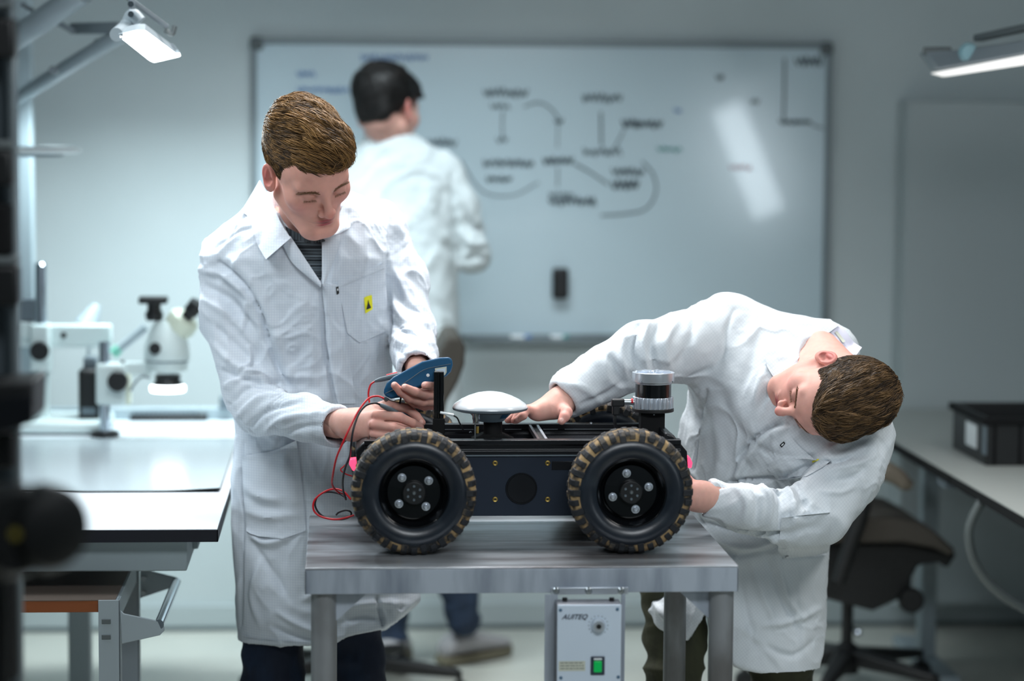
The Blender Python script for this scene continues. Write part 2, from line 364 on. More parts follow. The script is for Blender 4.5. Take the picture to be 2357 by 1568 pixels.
# ------------------------------------------------------------ work bench at the left
BX = -0.268; BZ = 0.80; BY0 = 5.15; BY1 = 7.12
bn = thing('workbench', (-0.95, 6.1, 0), 'white laminate workbench with thick black front edge at the left', 'workbench')
MB().box((-1.75, BY0+0.002, BZ-0.026), (BX-0.002, BY1, BZ)).build('worktop', M['bench'], bn, smooth=0)
eb = MB().box((-1.75, BY0-0.002, BZ-0.027), (BX, BY0+0.002, BZ-0.001)).box((BX-0.002, BY0-0.002, BZ-0.027), (BX, BY1, BZ-0.001))
eb.build('edge_band', M['benchedge'], bn)
a = W(438, 1296, BY0+0.16)
MB().box((-1.75, BY0+0.05, a[2]+0.002), (a[0], BY0+0.55, BZ-0.028)).build('cable_tray', M['benchgrey'], bn, bevel=0.004)
MB().box((a[0]-0.001, BY0+0.25, a[2]+0.015), (a[0]+0.012, BY0+0.6, BZ-0.028)).build('tray_bracket', M['benchgrey'], bn, bevel=0.002)
for (lx, ly) in ((-1.6, 5.6), (-0.72, 6.6), (-1.6, 6.9)):
    MB().box((lx-0.03, ly-0.03, 0.02), (lx+0.03, ly+0.03, BZ-0.027)).build('leg', M['benchgrey'], bn, bevel=0.004)
    MB().box((lx-0.035, ly-0.3, 0), (lx+0.035, ly+0.3, 0.03)).build('foot', M['benchgrey'], bn, bevel=0.004)
u0, u1 = W(42, 500, 6.95), W(76, 500, 6.95)
up_ = thing('support_post', (u0[0]+0.02, 6.96, BZ), 'grey upright post rising from the workbench beside the microscope stand', 'post')
MB().box((u0[0]-0.01, 6.93, BZ), (u1[0], 7.0, 2.35)).build('post_profile', M['benchgrey'], up_, bevel=0.004)
MB().box((u0[0]-0.025, 6.915, BZ), (u1[0]+0.015, 7.015, BZ+0.012)).build('post_foot', M['benchgrey'], up_, bevel=0.002)
# mat with a curled dark front edge
c1 = Zp(506, 1131, BZ+0.003); c2 = Zp(538, 1010, BZ+0.003)
mt = thing('bench_mat', ((-1.5+c1[0])/2, (c1[1]+c2[1])/2, BZ), 'light grey antistatic mat lying on the white workbench', 'mat')
nx, ny = 60, 12; V = []; Fc = []
for j in range(ny+1):
    for i in range(nx+1):
        x = -1.6+(c1[0]+1.6)*i/nx; y = c1[1]+(c2[1]-c1[1])*j/ny
        z = BZ+0.0048+0.003*max(0, math.sin((x+1.6)*5.2))*(1-j/ny)**3+0.005*max(0, (i-nx*0.85)/(nx*0.15))**2*(1-j/ny)**4
        V.append((x, y, z))
for j in range(ny):
    for i in range(nx): q = j*(nx+1)+i; Fc.append((q, q+1, q+nx+2, q+nx+1))
V = np.array(V)
mesh_obj('mat_surface', V, Fc, M['mat'], mt, smooth=60)
V2 = V.copy(); V2[:, 2] -= 0.0040
F2 = Fc+[]
mesh_obj('mat_underside', np.vstack([V2, V-[0, 0, 0.0006]]), [tuple(q) for q in Fc]+[(i, i+1, i+1+len(V), i+len(V)) for i in range(nx)]+[(nx+j*(nx+1), nx+(j+1)*(nx+1), nx+(j+1)*(nx+1)+len(V), nx+j*(nx+1)+len(V)) for j in range(ny)], M['blackmatte'], mt, smooth=60)

# wheeled cart with a plywood top, standing under the bench edge
cz = 0.655
cf = Zp(276, 1382, cz); cbk = Zp(316, 1300, cz)
CXR = cf[0]; CY0 = cf[1]; CY1 = 5.62
ct = thing('cart', (CXR-0.3, (CY0+CY1)/2, 0), 'grey steel cart with orange-edged plywood top below the workbench', 'cart')
l0 = W(50, 1400, CY0)[0]-0.25
MB().box((l0, CY0+0.002, cz-0.026), (CXR-0.012, CY1, cz-0.001)).build('wooden_top', M['orange'], ct, bevel=0.001)
MB().box((l0, CY0+0.001, cz-0.001), (CXR-0.01, CY1, cz+0.001)).build('top_mat', M['carttop'], ct)
for (yy) in (CY0-0.004, CY1-0.04):
    lx0 = W(227, 1450, CY0)[0]
    lg = MB().box((lx0, yy, 0.1), (CXR, yy+0.004, cz+0.001)).box((CXR-0.003, yy, 0.1), (CXR, yy+0.045, cz+0.001)).build('leg', M['cartgrey'], ct, bevel=0.001)
    if yy < CY0:
        for pz in (1430, 1466):
            zz = W(245, pz, CY0)[2]; xx = W(245, pz, CY0)[0]
            MB().box((xx-0.0095, yy-0.002, zz-0.005), (xx+0.0095, yy+0.0001, zz+0.005)).build('slot', M['capgrey'], lg, bevel=0.0045, seg=4)
    MB().lathe([(0.0, -0.012), (0.042, -0.012), (0.048, 0), (0.042, 0.012), (0.0, 0.012)], ((lx0+CXR)/2, yy+0.02, 0.049), (1, 0, 0), 24).build('caster', M['black'], ct)
    MB().box((lx0+0.005, yy+0.002, 0.08), (CXR-0.005, yy+0.04, 0.11)).build('caster_fork', M['zinc'], ct)
for lx in (l0+0.02,):
    for yy in (CY0, CY1-0.04): MB().box((lx, yy, 0.0), (lx+0.04, yy+0.04, cz-0.027)).build('leg', M['cartgrey'], ct, bevel=0.002)
MB().box((CXR-0.012, CY0, cz-0.05), (CXR-0.004, CY1, cz-0.001)).build('side_rail', M['cartgrey'], ct, bevel=0.002)
MB().box((l0, CY0+0.1, 0.30), (CXR-0.02, CY1-0.02, 0.315)).build('lower_shelf', M['cartgrey'], ct, bevel=0.002)
def hp(px, py, y): return W(px, py, y)
for yy, poly in ((CY0-0.006, [(277, 1405), (285, 1413), (366, 1430), (377, 1440), (379, 1452), (368, 1463), (280, 1483)]), (CY1-0.05, [(323, 1314), (335, 1312), (408, 1330), (413, 1342), (400, 1352), (330, 1375), (323, 1378)])):
    MB().prism([hp(px, py, yy) for px, py in poly], (0, 0.005, 0)).build('handle_bracket', M['cartgrey'], ct, bevel=0.0015)
ha = hp(366, 1438, CY0-0.006); hb = hp(406, 1340, CY1-0.045)
MB().cyl(ha, hb, 0.0105, n=20).build('push_handle', M['chrome'], ct)
for (px, py) in ((330, 1332), (330, 1365)):
    p = hp(px, py, CY1-0.055); MB().cyl(p-np.array([0, 0.004, 0]), p+np.array([0, 0.006, 0]), 0.006, n=10).build('bolt', M['zinc'], ct)

# ------------------------------------------------------------ microscopes on the bench
def pbox(b, px0, py0, px1, py1, y0, y1):
    p = W(px0, py1, y0); q = W(px1, py0, y0); return b.box((p[0], y0, p[2]), (q[0], y1, q[2]))
YM = Zp(140, 1003, BZ)[1]
mc = thing('boom_stand', (W(95, 900, YM)[0], YM+0.12, BZ), 'white boom stand with chrome post and black knob on the bench', 'stand')
b = MB(); pbox(b, 30, 972, 243, 1000, YM, YM+0.27); b.build('base_plate', M['instr'], mc, bevel=0.012, seg=3)
b = MB(); pbox(b, 30, 1000, 243, 1004, YM+0.004, YM+0.26); b.build('base_foot', M['black'], mc)
YP = YM+0.13; pc = W(95, 800, YP)
zt = W(95, 605, YP)[2]; zb = BZ+0.03
MB().lathe([(0.0166, 0), (0.0166, zt-zb-0.006), (0.012, zt-zb), (0, zt-zb)], (pc[0], YP, zb), n=24).build('chrome_post', M['chrome'], mc)
b = MB(); z_a, z_b = W(95, 858, YP)[2], W(95, 745, YP)[2]
b.box((pc[0]-0.027, YP-0.03, z_a), (pc[0]+0.027, YP+0.03, z_b)); b.build('focus_block', M['instr'], mc, bevel=0.008, seg=3)
b = MB(); b.lathe([(0.022, 0), (0.02, 0.06), (0.022, 0.13)], (pc[0], YP, BZ+0.03)); b.build('lower_sleeve', M['instr'], mc)
b = MB(); pbox(b, 30, 748, 256, 800, YP+0.005, YP+0.04); b.build('boom_arm', M['instr'], mc, bevel=0.006)
b = MB(); pbox(b, 36, 742, 74, 780, YP-0.01, YP+0.03); b.build('boom_end', M['instr'], mc, bevel=0.006)
k = W(90, 809, YP-0.045); MB().lathe([(0.0, 0), (0.025, 0), (0.027, 0.004), (0.027, 0.016), (0.0, 0.018)], k, (0, 1, 0), 28).build('focus_knob', M['black'], mc)
for (px, py) in ((146, 772), (96, 868)):
    k = W(px, py, YP-0.002); MB().cyl(k, k+np.array([0, 0.02, 0]), 0.008, n=12).build('clamp_screw', M['black'], mc)
b = MB(); pbox(b, 42, 690, 78, 742, YP+0.0, YP+0.05); b.build('boom_motor', M['greypl'], mc, bevel=0.004)

YS = YM-0.05
ms = thing('stereo_microscope', (W(260, 930, YS)[0], YS+0.05, BZ), 'white stereo microscope with black camera and lit ring light on the bench', 'microscope')
def mp(px, py, y=YS): return W(px, py, y)
pz = mp(240, 800, YS+0.03)
MB().lathe([(0.0, 0), (0.04, 0), (0.04, 0.012), (0.03, 0.016), (0, 0.016)], (pz[0], YS+0.03, BZ), n=36).build('round_base', M['black'], ms)
MB().cyl((pz[0], YS+0.03, BZ+0.01), (pz[0], YS+0.03, mp(240, 788)[2]), 0.0150, n=24).build('chrome_post', M['chrome'], ms)
b = MB(); pbox(b, 220, 838, 290, 934, YS, YS+0.06); b.build('focus_block', M['instr'], ms, bevel=0.01, seg=3)
b = MB(); pbox(b, 288, 862, 300, 932, YS+0.004, YS+0.05); b.build('block_side', M['cream'], ms, bevel=0.004)
k = mp(270, 879, YS-0.03); MB().lathe([(0, 0), (0.025, 0), (0.028, 0.004), (0.028, 0.024), (0.012, 0.026), (0.012, 0.032)], k, (0, 1, 0), 28).build('focus_knob', M['black'], ms)
b = MB(); pbox(b, 285, 834, 350, 866, YS+0.015, YS+0.045); b.build('support_arm', M['instr'], ms, bevel=0.006)
k = mp(282, 838, YS+.02); MB().cyl(k, k+np.array([0, 0, 0.01]), 0.005, n=10).build('arm_screw', M['black'], ms)
YH = YS+0.03; hc = mp(384, 800, YH); mm = 1/843*1.0
def zz(py): return mp(384, py, YH)[2]
prof = [(0.0, 738), (0.026, 738), (0.036, 745), (0.050, 768), (0.060, 795), (0.063, 815), (0.063, 826), (0.058, 830), (0.056, 852), (0.036, 858), (0.0, 858)]
MB().lathe([(r, zz(y)-zz(858)) for r, y in prof], (hc[0], YH, zz(858)), n=36).build('zoom_body', M['instr'], ms, smooth=40)
MB().lathe([(0.0605, 0), (0.0605, 0.005)], (hc[0], YH, zz(831)), n=36).build('body_ring', M['greypl'], ms)
MB().lathe([(0, 0), (0.042, 0), (0.034, 0.014), (0.036, 0.028), (0, 0.028)], (hc[0]+0.002, YH, zz(886)), n=32).build('objective', M['black'], ms)
rg = MB().lathe([(0.024, 0), (0.046, 0), (0.048, 0.004), (0.048, 0.014), (0.044, 0.017), (0.024, 0.017)], (hc[0]+0.002, YH, zz(901)), n=40, closed=True).build('ring_light', M['ringon'], ms)
MB().lathe([(0, 0), (0.022, 0), (0.025, 0.012), (0.025, 0.022), (0.019, 0.028), (0.019, 0.05), (0, 0.05)], (hc[0]-0.034, YH, zz(738)), n=28).build('camera_tube', M['black'], ms)
b = MB(); q = mp(353, 690, YH); b.box((q[0]-0.039, YH-0.03, mp(0, 698, YH)[2]), (q[0]+0.039, YH+0.03, mp(0, 682, YH)[2])); b.build('camera', M['black'], ms, bevel=0.004)
k = mp(356, 803, YH-0.066); MB().lathe([(0, 0), (0.015, 0), (0.0165, 0.003), (0.0165, 0.014), (0, 0.016)], k, (0, 1, 0), 24).build('zoom_knob', M['black'], ms)
ax = np.array([0.62, -0.1, 0.78]); ax /= np.linalg.norm(ax)
o0 = mp(412, 752, YH)
MB().lathe([(0.0, 0), (0.038, 0), (0.044, 0.02), (0.044, 0.045), (0.030, 0.06), (0, 0.06)], o0-ax*0.018, ax, 30).build('binocular_head', M['cream'], ms)
for s_ in (-1, 1):
    e_ = o0+ax*0.036+np.array([0, 0.031*s_, 0])
    MB().lathe([(0.0, 0), (0.016, 0), (0.016, 0.012), (0.021, 0.018), (0.022, 0.048), (0.017, 0.05), (0.0, 0.046)], e_, ax, 24).build('eyepiece', M['black'], ms)
MB().tube([mp(345, 870, YH), mp(325, 868), mp(308, 885), mp(300, 900)], 0.0035, 8).build('light_cable', M['greypl'], ms)

pu = thing('power_supply', (mp(200, 900, YS+.12)[0], YS+0.16, BZ), 'black boxy instrument standing behind the white microscope focus block', 'instrument')
b = MB(); q = mp(180, 960, YS+.12); q2 = mp(219, 850, YS+.12)
b.box((q[0], YS+.12, BZ), (q2[0]+0.02, YS+.24, q2[2])); b.build('housing', M['black'], pu, bevel=0.012, seg=3)
MB().box((q[0]+0.012, YS+0.15, q2[2]), (q2[0], YS+0.2, q2[2]+0.03)).build('top_unit', M['greypl'], pu, bevel=0.004)
MB().box((q[0]+0.01, YS+0.117, BZ+0.05), (q2[0], YS+0.12, BZ+0.07)).build('display', M['greypl'], pu)
tl = MB().tube([W(262, 812, YS+.16), W(296, 786, YS+.16), W(336, 752, YS+.16)], 0.0125, 12, 2)
sl = thing('support_tube', W(262, 812, YS+.16), 'pale grey slanted tube with green collar behind the microscope', 'tube')
tl.build('tube_body', M['duct'], sl); MB().tube([W(260, 815, YS+.16), W(275, 802, YS+.16)], 0.0150, 12, 2).build('green_collar', mat('green_tape', S(120, 190, 170), 0.5), sl)
MB().tube([W(240, 828, YS+.16), W(225, 860, YS+.18), W(222, 930, YS+.2), (W(222, 930, YS+.2)[0], YS+.2, BZ+0.002)], 0.006, 8).build('stand_rod', M['greypl'], sl)
dl = thing('desk_lamp', (W(215, 760, 7.0)[0]-0.0, 7.02, BZ), 'small grey desk lamp with lit bulb at the back of the bench', 'lamp')
p0 = W(205, 742, 7.0)
MB().tube([(p0[0], 7.02, BZ), W(200, 850, 7.02), W(218, 712, 7.02), p0], 0.005, 8, 3).build('arm', M['duct'], dl)
MB().lathe([(0.012, 0.02), (0.02, 0.0), (0.038, -0.05)], W(216, 716, 7.0), (0.5, 0.2, 1), 24).build('shade', M['duct'], dl)
MB().cyl(W(192, 736, 6.98), W(218, 751, 6.98), 0.009, n=14).build('bulb', M['ringon'], dl)
MB().lathe([(0, 0), (0.06, 0), (0.06, 0.012), (0, 0.014)], (p0[0], 7.02, BZ), n=28).build('lamp_base', M['duct'], dl)

kb = thing('keyboard', (W(385, 956, 6.8)[0], 6.85, BZ), 'dark low keyboard at the back of the bench below the ring light', 'keyboard')
a = Zp(300, 968, BZ); c_ = Zp(478, 968, BZ)
MB().box((a[0], a[1]-0.02, BZ), (c_[0], a[1]+0.12, BZ+0.018)).build('case', M['black'], kb, bevel=0.004)
b = MB()
for i in range(14):
    for j in range(4): b.box((a[0]+0.008+i*0.0135, a[1]-0.012+j*0.03, BZ+0.018), (a[0]+0.019+i*0.0135, a[1]+0.012+j*0.03, BZ+0.024))
b.build('keys', M['greypl'], kb)
tr_ = thing('cable_duct', (-0.5, 7.09, BZ), 'grey steel ledge along the back edge of the white workbench', 'ledge')
MB().box((-1.7, 7.06, BZ), (BX-0.01, 7.11, BZ+0.035)).build('ledge_channel', M['benchgrey'], tr_, bevel=0.003)
MB().box((W(505, 900, 7.05)[0], 7.04, BZ+0.035), (W(528, 900, 7.05)[0], 7.1, BZ+0.07)).build('socket', M['greypl'], tr_, bevel=0.003)

# round white magnifier head at the far left
mg = W(95, 347, 6.7)
mgr = thing('magnifier_lamp', (mg[0]-0.1, 6.7, mg[2]), 'round white magnifier lamp head on an arm at the far left', 'lamp')
MB().lathe([(0.0, 0.012), (0.085, 0.012), (0.11, 0.006), (0.116, -0.002), (0.10, -0.008), (0.085, -0.008), (0, -0.008)], (mg[0]-0.005, 6.7, mg[2]), n=48).build('head', M['white'], mgr)
MB().lathe([(0, -0.016), (0.075, -0.016), (0.085, -0.008), (0, -0.008)], (mg[0]-0.02, 6.7, mg[2]), n=48).build('lens_ring', M['greypl'], mgr)
MB().tube([(mg[0]-0.1, 6.72, mg[2]+0.003), (mg[0]-0.14, 6.85, mg[2]+0.003), (u0[0]+0.01, 6.935, mg[2]+0.003)], 0.010, 10, 3).build('arm', M['greypl'], mgr)

# extraction ducts and the bench task lamp
def bar(b, p, q, w, h):
    p = np.array(p, float); q = np.array(q, float); d = q-p; d /= np.linalg.norm(d); s_ = np.cross(d, [0, 0, 1]); s_ /= np.linalg.norm(s_); t_ = np.cross(s_, d)
    V = [r+s_*w/2*a_+t_*h/2*c_ for r in (p, q) for a_, c_ in ((-1, -1), (1, -1), (1, 1), (-1, 1))]
    return b.add(V, [(0, 1, 2, 3), (4, 7, 6, 5), (0, 4, 5, 1), (1, 5, 6, 2), (2, 6, 7, 3), (3, 7, 4, 0)])
ex = thing('extraction_arm', W(42, 225, 6.6), 'jointed grey fume extraction arm crossing the upper left wall', 'arm')
MB().tube([W(20, 238, 6.9), W(150, 158, 6.6), W(285, 76, 6.3)], 0.021, 20, 2).build('lower_tube', M['duct'], ex)
MB().tube([W(20, 95, 6.5), W(90, 52, 6.4), W(190, -20, 6.3)], 0.032, 20, 2).build('upper_tube', M['duct'], ex)
b = MB(); bar(b, W(170, 66, 6.5), W(280, 64, 6.3), 0.03, 0.030); b.build('link_bar', M['lampgrey'], ex, bevel=0.004)
b = MB(); bar(b, W(48, 8, 6.5), W(78, 26, 6.5), 0.02, 0.012); b.build('spring_rod', M['lampgrey'], ex, bevel=0.003)
b = MB(); bar(b, W(118, 44, 6.45), W(172, 74, 6.45), 0.02, 0.016); b.build('spring_rod', M['lampgrey'], ex, bevel=0.003)
for (px, py) in ((125, 162), (228, 100)):
    p = W(px, py, 6.5); MB().lathe([(0.012, -0.03), (0.012, 0.03)], p, (0, 1, 0), 16).build('joint', M['lampgrey'], ex)
MB().tube([W(20, 95, 6.5), W(0, 165, 6.7), W(20, 238, 6.9)], 0.025, 14, 4).build('elbow', M['duct'], ex)

tlmp = thing('task_lamp', CW(305, 60, 5.55), 'bright tilted task lamp on a dark arm above the left bench', 'lamp')
dn, df_ = 5.42, 5.72
low = [CW(277, 86, dn), CW(300, 89, dn), CW(320, 86, dn), CW(337, 77, dn+.02), CW(404, 119, df_), CW(414, 127, df_), CW(410, 139, df_), CW(396, 146, df_), CW(376, 148, df_), CW(355, 143, df_), CW(344, 137, df_-.03)]
nrm = np.cross(low[3]-low[0], low[9]-low[0]); nrm /= np.linalg.norm(nrm); nrm = nrm if nrm[2] > 0 else -nrm
# put all corner points on one plane
low = [p-nrm*np.dot(p-low[0], nrm) for p in low]
MB().prism(low, nrm*0.006).build('diffuser', M['lampon'], tlmp, smooth=0)
cen = sum(low)/len(low)
up_ = [cen+(p-cen)*1.05+nrm*0.006 for p in low]
b = MB(); n_ = len(low); tp = [cen+(p-cen)*np.array([.82]*3)+nrm*0.030 for p in low]
b.add(up_+tp, [tuple(range(n_)), tuple(range(n_, 2*n_))]+[(i, (i+1) % n_, n_+(i+1) % n_, n_+i) for i in range(n_)])
b.build('housing', M['duct'], tlmp, bevel=0.003)
MB().tube([CW(268, 80, dn), CW(290, 60, 5.5), CW(305, 34, 5.5), CW(322, 50, 5.5)], 0.016, 12, 4).build('neck_cover', M['duct'], tlmp)
b = MB(); bar(b, CW(285, -12, 5.5), CW(385, 62, 5.6), 0.012, 0.010); b.build('arm', M['lampgrey'], tlmp, bevel=0.002)
b = MB(); bar(b, CW(302, -10, 5.5), CW(304, 36, 5.5), 0.012, 0.016); b.build('bracket', M['lampgrey'], tlmp, bevel=0.002)
MB().tube([CW(380, 70, 5.6), CW(396, 78, 5.6), CW(402, 60, 5.6)], 0.006, 8, 4).build('end_clip', M['capgrey'], tlmp)
for py in (10, 33): p = CW(302, py, 5.48); MB().lathe([(0, -0.012), (0.007, -0.012), (0.007, 0.004)], p, (0, 1, 0), 12).build('screw', M['chrome'], tlmp)
lp = area('task_lamp_light', tuple(cen-nrm*0.02), tuple(cen-nrm*1.0), 0.10, 0.12, 7, (0.86, 0.96, 1.0), 160); 

# lamp at the upper right
rl = thing('hanging_lamp', W(2240, 130, 6.2), 'slim dark lamp with dim tube at the upper right edge', 'lamp')
MB().prism([W(2150, 168, 6.2), W(2357, 128, 5.9), W(2460, 108, 5.75), W(2460, 132, 5.75), W(2357, 150, 5.9), W(2180, 176, 6.2)], (0.0, 0.05, 0.0)).build('tube', M['tubeon'], rl, bevel=0.003)
MB().prism([W(2130, 120, 6.2), W(2240, 112, 6.1), W(2460, 75, 5.78), W(2460, 106, 5.78), W(2357, 125, 5.92), W(2160, 160, 6.2)], (0.0, 0.08, 0.0)).build('housing', M['lampgrey'], rl, bevel=0.005)
b = MB(); bar(b, W(2125, 118, 6.22), W(2190, 118, 6.2), 0.03, 0.022); bar(b, W(2250, 88, 6.15), W(2460, 42, 5.8), 0.03, 0.018); b.build('arm', M['capgrey'], rl, bevel=0.004)
p = W(2229, 121, 6.12); MB().lathe([(0, -0.02), (0.02, -0.018), (0.026, 0)], p, (0, 1, 0), 20).build('joint_knob', mat('pale_blue_plastic', S(130, 170, 180), 0.4), rl)

# ------------------------------------------------------------ foreground rack at the left edge (out of focus)
FY = 3.75
rk = thing('equipment_rack', (W(20, 784, FY)[0], FY, 0), 'out of focus rack post with black clamps at the far left edge', 'rack')
xa, xb = W(26, 784, FY)[0], W(41, 784, FY)[0]
MB().box((xa, FY, 0), (xb, FY+0.03, 2.3)).build('upright', M['alu'], rk, bevel=0.002)
xc = W(0, 784, FY)[0]-0.08
MB().box((xc, FY+0.005, 0), (xc+0.06, FY+0.05, 2.3)).build('upright', M['anod'], rk, bevel=0.002)
MB().box((xc+0.06, FY+0.05, 0), (xa+0.001, FY+0.06, 2.3)).build('side_panel', M['greypl'], rk)
for (y0_, y1_, xr, m_) in ((40, 132, 33, 'black'), (0, 18, 26, 'capgrey'), (322, 345, 26, 'capgrey'), (345, 428, 26, 'black'), (470, 590, 24, 'blackmatte'), (590, 612, 38, 'capgrey'), (612, 705, 40, 'black'), (1000, 1080, 30, 'black'), (1330, 1568, 34, 'blackmatte')):
    p = W(0, y1_, FY-0.03); q = W(xr, y0_, FY-0.03)
    MB().box((xc, FY-0.03, p[2]), (q[0], FY+0.02, q[2])).build('clamp', M[m_], rk, bevel=0.006, seg=3)
br = thing('storage_bin', tuple(W(30, 985, FY-0.2)), 'black plastic bin jutting from the rack at the left edge', 'bin')
MB().prism([W(-60, 892, FY-0.2), W(78, 878, FY-0.2), W(74, 972, FY-0.2), (W(40, 985, FY-0.2)), W(-60, 1010, FY-0.2)], (0, 0.16, 0)).build('bin_body', M['black'], br, bevel=0.004)
MB().prism([W(-60, 930, FY-0.206), W(76, 905, FY-0.206), W(74, 972, FY-0.206), W(40, 985, FY-0.206), W(-60, 1010, FY-0.206)], (0, 0.005, 0)).build('bin_lip', M['anod'], br, bevel=0.002)
rd = CW(112, 1215, 3.0); 
dr = thing('cable_drum', tuple(rd-np.array([0, 0, 0.06])), 'large out of focus black round drum at the lower left edge', 'drum')
axd = np.array([0.55, -0.8, 0.0])
MB().lathe([(0, 0.035), (0.030, 0.034), (0.046, 0.028), (0.054, 0.012), (0.056, -0.01), (0.045, -0.04), (0.03, -0.07), (0.03, -0.12), (0, -0.12)], rd+np.array([-0.004, 0, 0]), axd, 48).build('drum_body', M['black'], dr)
MB().lathe([(0.0, 0.0), (0.055, 0.0), (0.06, 0.03), (0.05, 0.05), (0, 0.05)], CW(2, 1215, 3.0), axd, 40).build('rear_disc', M['black'], dr)
MB().tube([CW(-20, 1290, 3.1), CW(-10, 1400, 3.1), CW(-10, 1568, 3.1), CW(-10, 1900, 3.1)], 0.02, 12, 3).build('stand_post', M['black'], dr)
MB().lathe([(0.0, -0.002), (0.006, -0.002), (0.006, 0.002), (0, 0.002)], CW(34, 1230, 2.93), axd, 12).build('warning_dot', mat('dull_yellow', S(120, 110, 30), 0.6), dr)

# ------------------------------------------------------------ desks at the right
DX = 1.612; DZ = 0.75; DS = 6.29
for nm, y0_, y1_, lab in (('desk', DS+0.004, 7.74, 'pale grey desk against the back wall, carrying the black crate'), ('desk', 4.9, DS-0.004, 'pale grey desk nearest the camera at the right edge')):
    dk = thing(nm, (DX+0.5, (y0_+y1_)/2, 0), lab, 'desk', None)
    MB().box((DX, y0_, DZ-0.004), (3.0, y1_, DZ)).build('tabletop', M['desk'], dk)
    MB().box((DX-0.001, y0_, DZ-0.030), (3.0, y1_, DZ-0.004)).build('edge_band', M['blackmatte'], dk)
    for (lx, ly) in ((DX+0.17, (5.95 if y0_ < 6 else 7.3)), (2.85, (y0_+y1_)/2)):
        MB().box((lx, ly-0.03, 0.03), (lx+0.05, ly+0.03, DZ-0.06)).build('leg', M['benchgrey'], dk, bevel=0.004)
        MB().box((lx-0.01, ly-0.3, 0), (lx+0.06, ly+0.3, 0.03)).build('foot', M['benchgrey'], dk, bevel=0.004)
        MB().box((lx-0.005, ly-0.25, DZ-0.06), (lx+0.05, ly+0.25, DZ-0.03)).build('top_support', M['benchgrey'], dk, bevel=0.003)
    if y0_ > 6:
        p = W(2176, 1102, DS+0.1); MB().box((DX+0.004, DS+0.07, DZ-0.055), (DX+0.055, DS+0.16, DZ-0.031)).build('desk_clamp', M['greypl'], dk, bevel=0.005)
ho = thing('cable_hose', tuple(Zp(2300, 1370, 0.0)), 'thick grey cable hanging in a curve under the right desk', 'cable')
MB().tube([W(2262, 1150, 6.0), W(2240, 1190, 6.0), W(2230, 1230, 6.0), (W(2240, 1285, 6.0)), W(2270, 1335, 6.0), W(2310, 1372, 6.0), W(2357, 1400, 6.0), W(2440, 1440, 6.0)], 0.0125, 12).build('hose', mat('hose_grey', S(84, 92, 92), 0.5), ho)
ca_ = Zp(2268, 1073, DZ); cl_ = Zp(2200, 1047, DZ)
cr = thing('plastic_crate', (ca_[0]+0.2, ca_[1]+0.12, DZ), 'black plastic crate with white label on the right desk', 'crate')
hz = W(2268, 962, ca_[1])[2]
X0, X1, Y0, Y1 = ca_[0], ca_[0]+0.40, ca_[1], ca_[1]+0.36
sh = 0.0
def crbox(lo, hi): return lo, hi
R_ = rotm('Z', 0)
b = MB(); tt = 0.012
b.box((X0, Y0, DZ+.001), (X1, Y0+tt, hz)); b.box((X0, Y1-tt, DZ+.001), (X1, Y1, hz)); b.box((X0, Y0+tt, DZ+.001), (X0+tt, Y1-tt, hz)); b.box((X1-tt, Y0+tt, DZ+.001), (X1, Y1-tt, hz)); b.box((X0+tt, Y0+tt, DZ+.001), (X1-tt, Y1-tt, DZ+0.01))
b.build('crate_body', M['black'], cr, bevel=0.003)
b = MB(); b.box((X0-0.012, Y0-0.012, hz-0.02), (X1+.012, Y0, hz)); b.box((X0-0.012, Y1, hz-0.02), (X1+.012, Y1+0.012, hz)); b.box((X0-0.012, Y0, hz-0.02), (X0, Y1, hz)); b.box((X1, Y0, hz-0.02), (X1+.012, Y1, hz))
for i in range(6): b.box((X0+0.02+i*0.07, Y0-0.006, DZ+.004), (X0+0.028+i*0.07, Y0, hz-0.02))
b.build('rim', M['blackmatte'], cr, bevel=0.003)
MB().box((X0-0.004, Y0+0.09, DZ+0.035), (X0-0.001, Y0+0.2, DZ+0.1)).build('side_label', M['white'], cr)
MB().box((X0-0.003, Y0-0.002, DZ+0.03), (X0+0.002, Y0+0.03, hz-0.02)).build('corner_rib', M['greypl'], cr)

# ------------------------------------------------------------ swivel chairs
def star_base(root, c, r, a0, m, z=0.09):
    for k in range(5):
        a = math.radians(a0+72*k); d = np.array([math.cos(a), math.sin(a), 0]); s_ = np.array([-d[1], d[0], 0]); c_ = np.array([c[0], c[1], 0.0])
        V = []
        for t_, w_, zt_, zb_ in ((0.02, 0.030, z+0.045, z-0.005), (r, 0.016, z+0.005, z-0.02)):
            for sg in (-1, 1):
                V += [c_+d*t_+s_*w_*sg+[0, 0, zt_], c_+d*t_+s_*w_*sg+[0, 0, zb_]]
        MB().add(V, [(0, 1, 3, 2), (4, 6, 7, 5), (0, 2, 6, 4), (1, 5, 7, 3), (0, 4, 5, 1), (2, 3, 7, 6)]).build('base_arm', m, root, bevel=0.008, seg=3)
        e = c_+d*r
        MB().lathe([(0, -0.018), (0.026, -0.018), (0.03, -0.01), (0.03, 0.01), (0.026, 0.018), (0, 0.018)], e+[0, 0, 0.031], s_, 20).build('caster', m, root)
        MB().cyl(e+[0, 0, 0.03], e+[0, 0, z], 0.008, n=8).build('caster_stem', m, root)
    MB().lathe([(0, 0.06), (0.036, 0.06), (0.032, 0.14), (0.02, 0.15), (0, 0.15)], (c[0], c[1], 0), n=24).build('hub', m, root)
YC = 6.95
cc = W(1950, 1450, YC); 
ch = thing('office_chair', (cc[0], YC, 0), 'black swivel chair with tan armrest at the right under the desk', 'chair')
star_base(ch, (cc[0], YC), 0.30, -42, M['chairblk'])
MB().cyl((cc[0], YC, 0.12), (cc[0], YC, W(0, 1400, YC)[2]), 0.017, n=18).build('gas_lift', M['chairblk'], ch)
def outline(b, pts, y0, y1): return b.prism([W(px, py, y0) for px, py in pts], (0, y1-y0, 0))
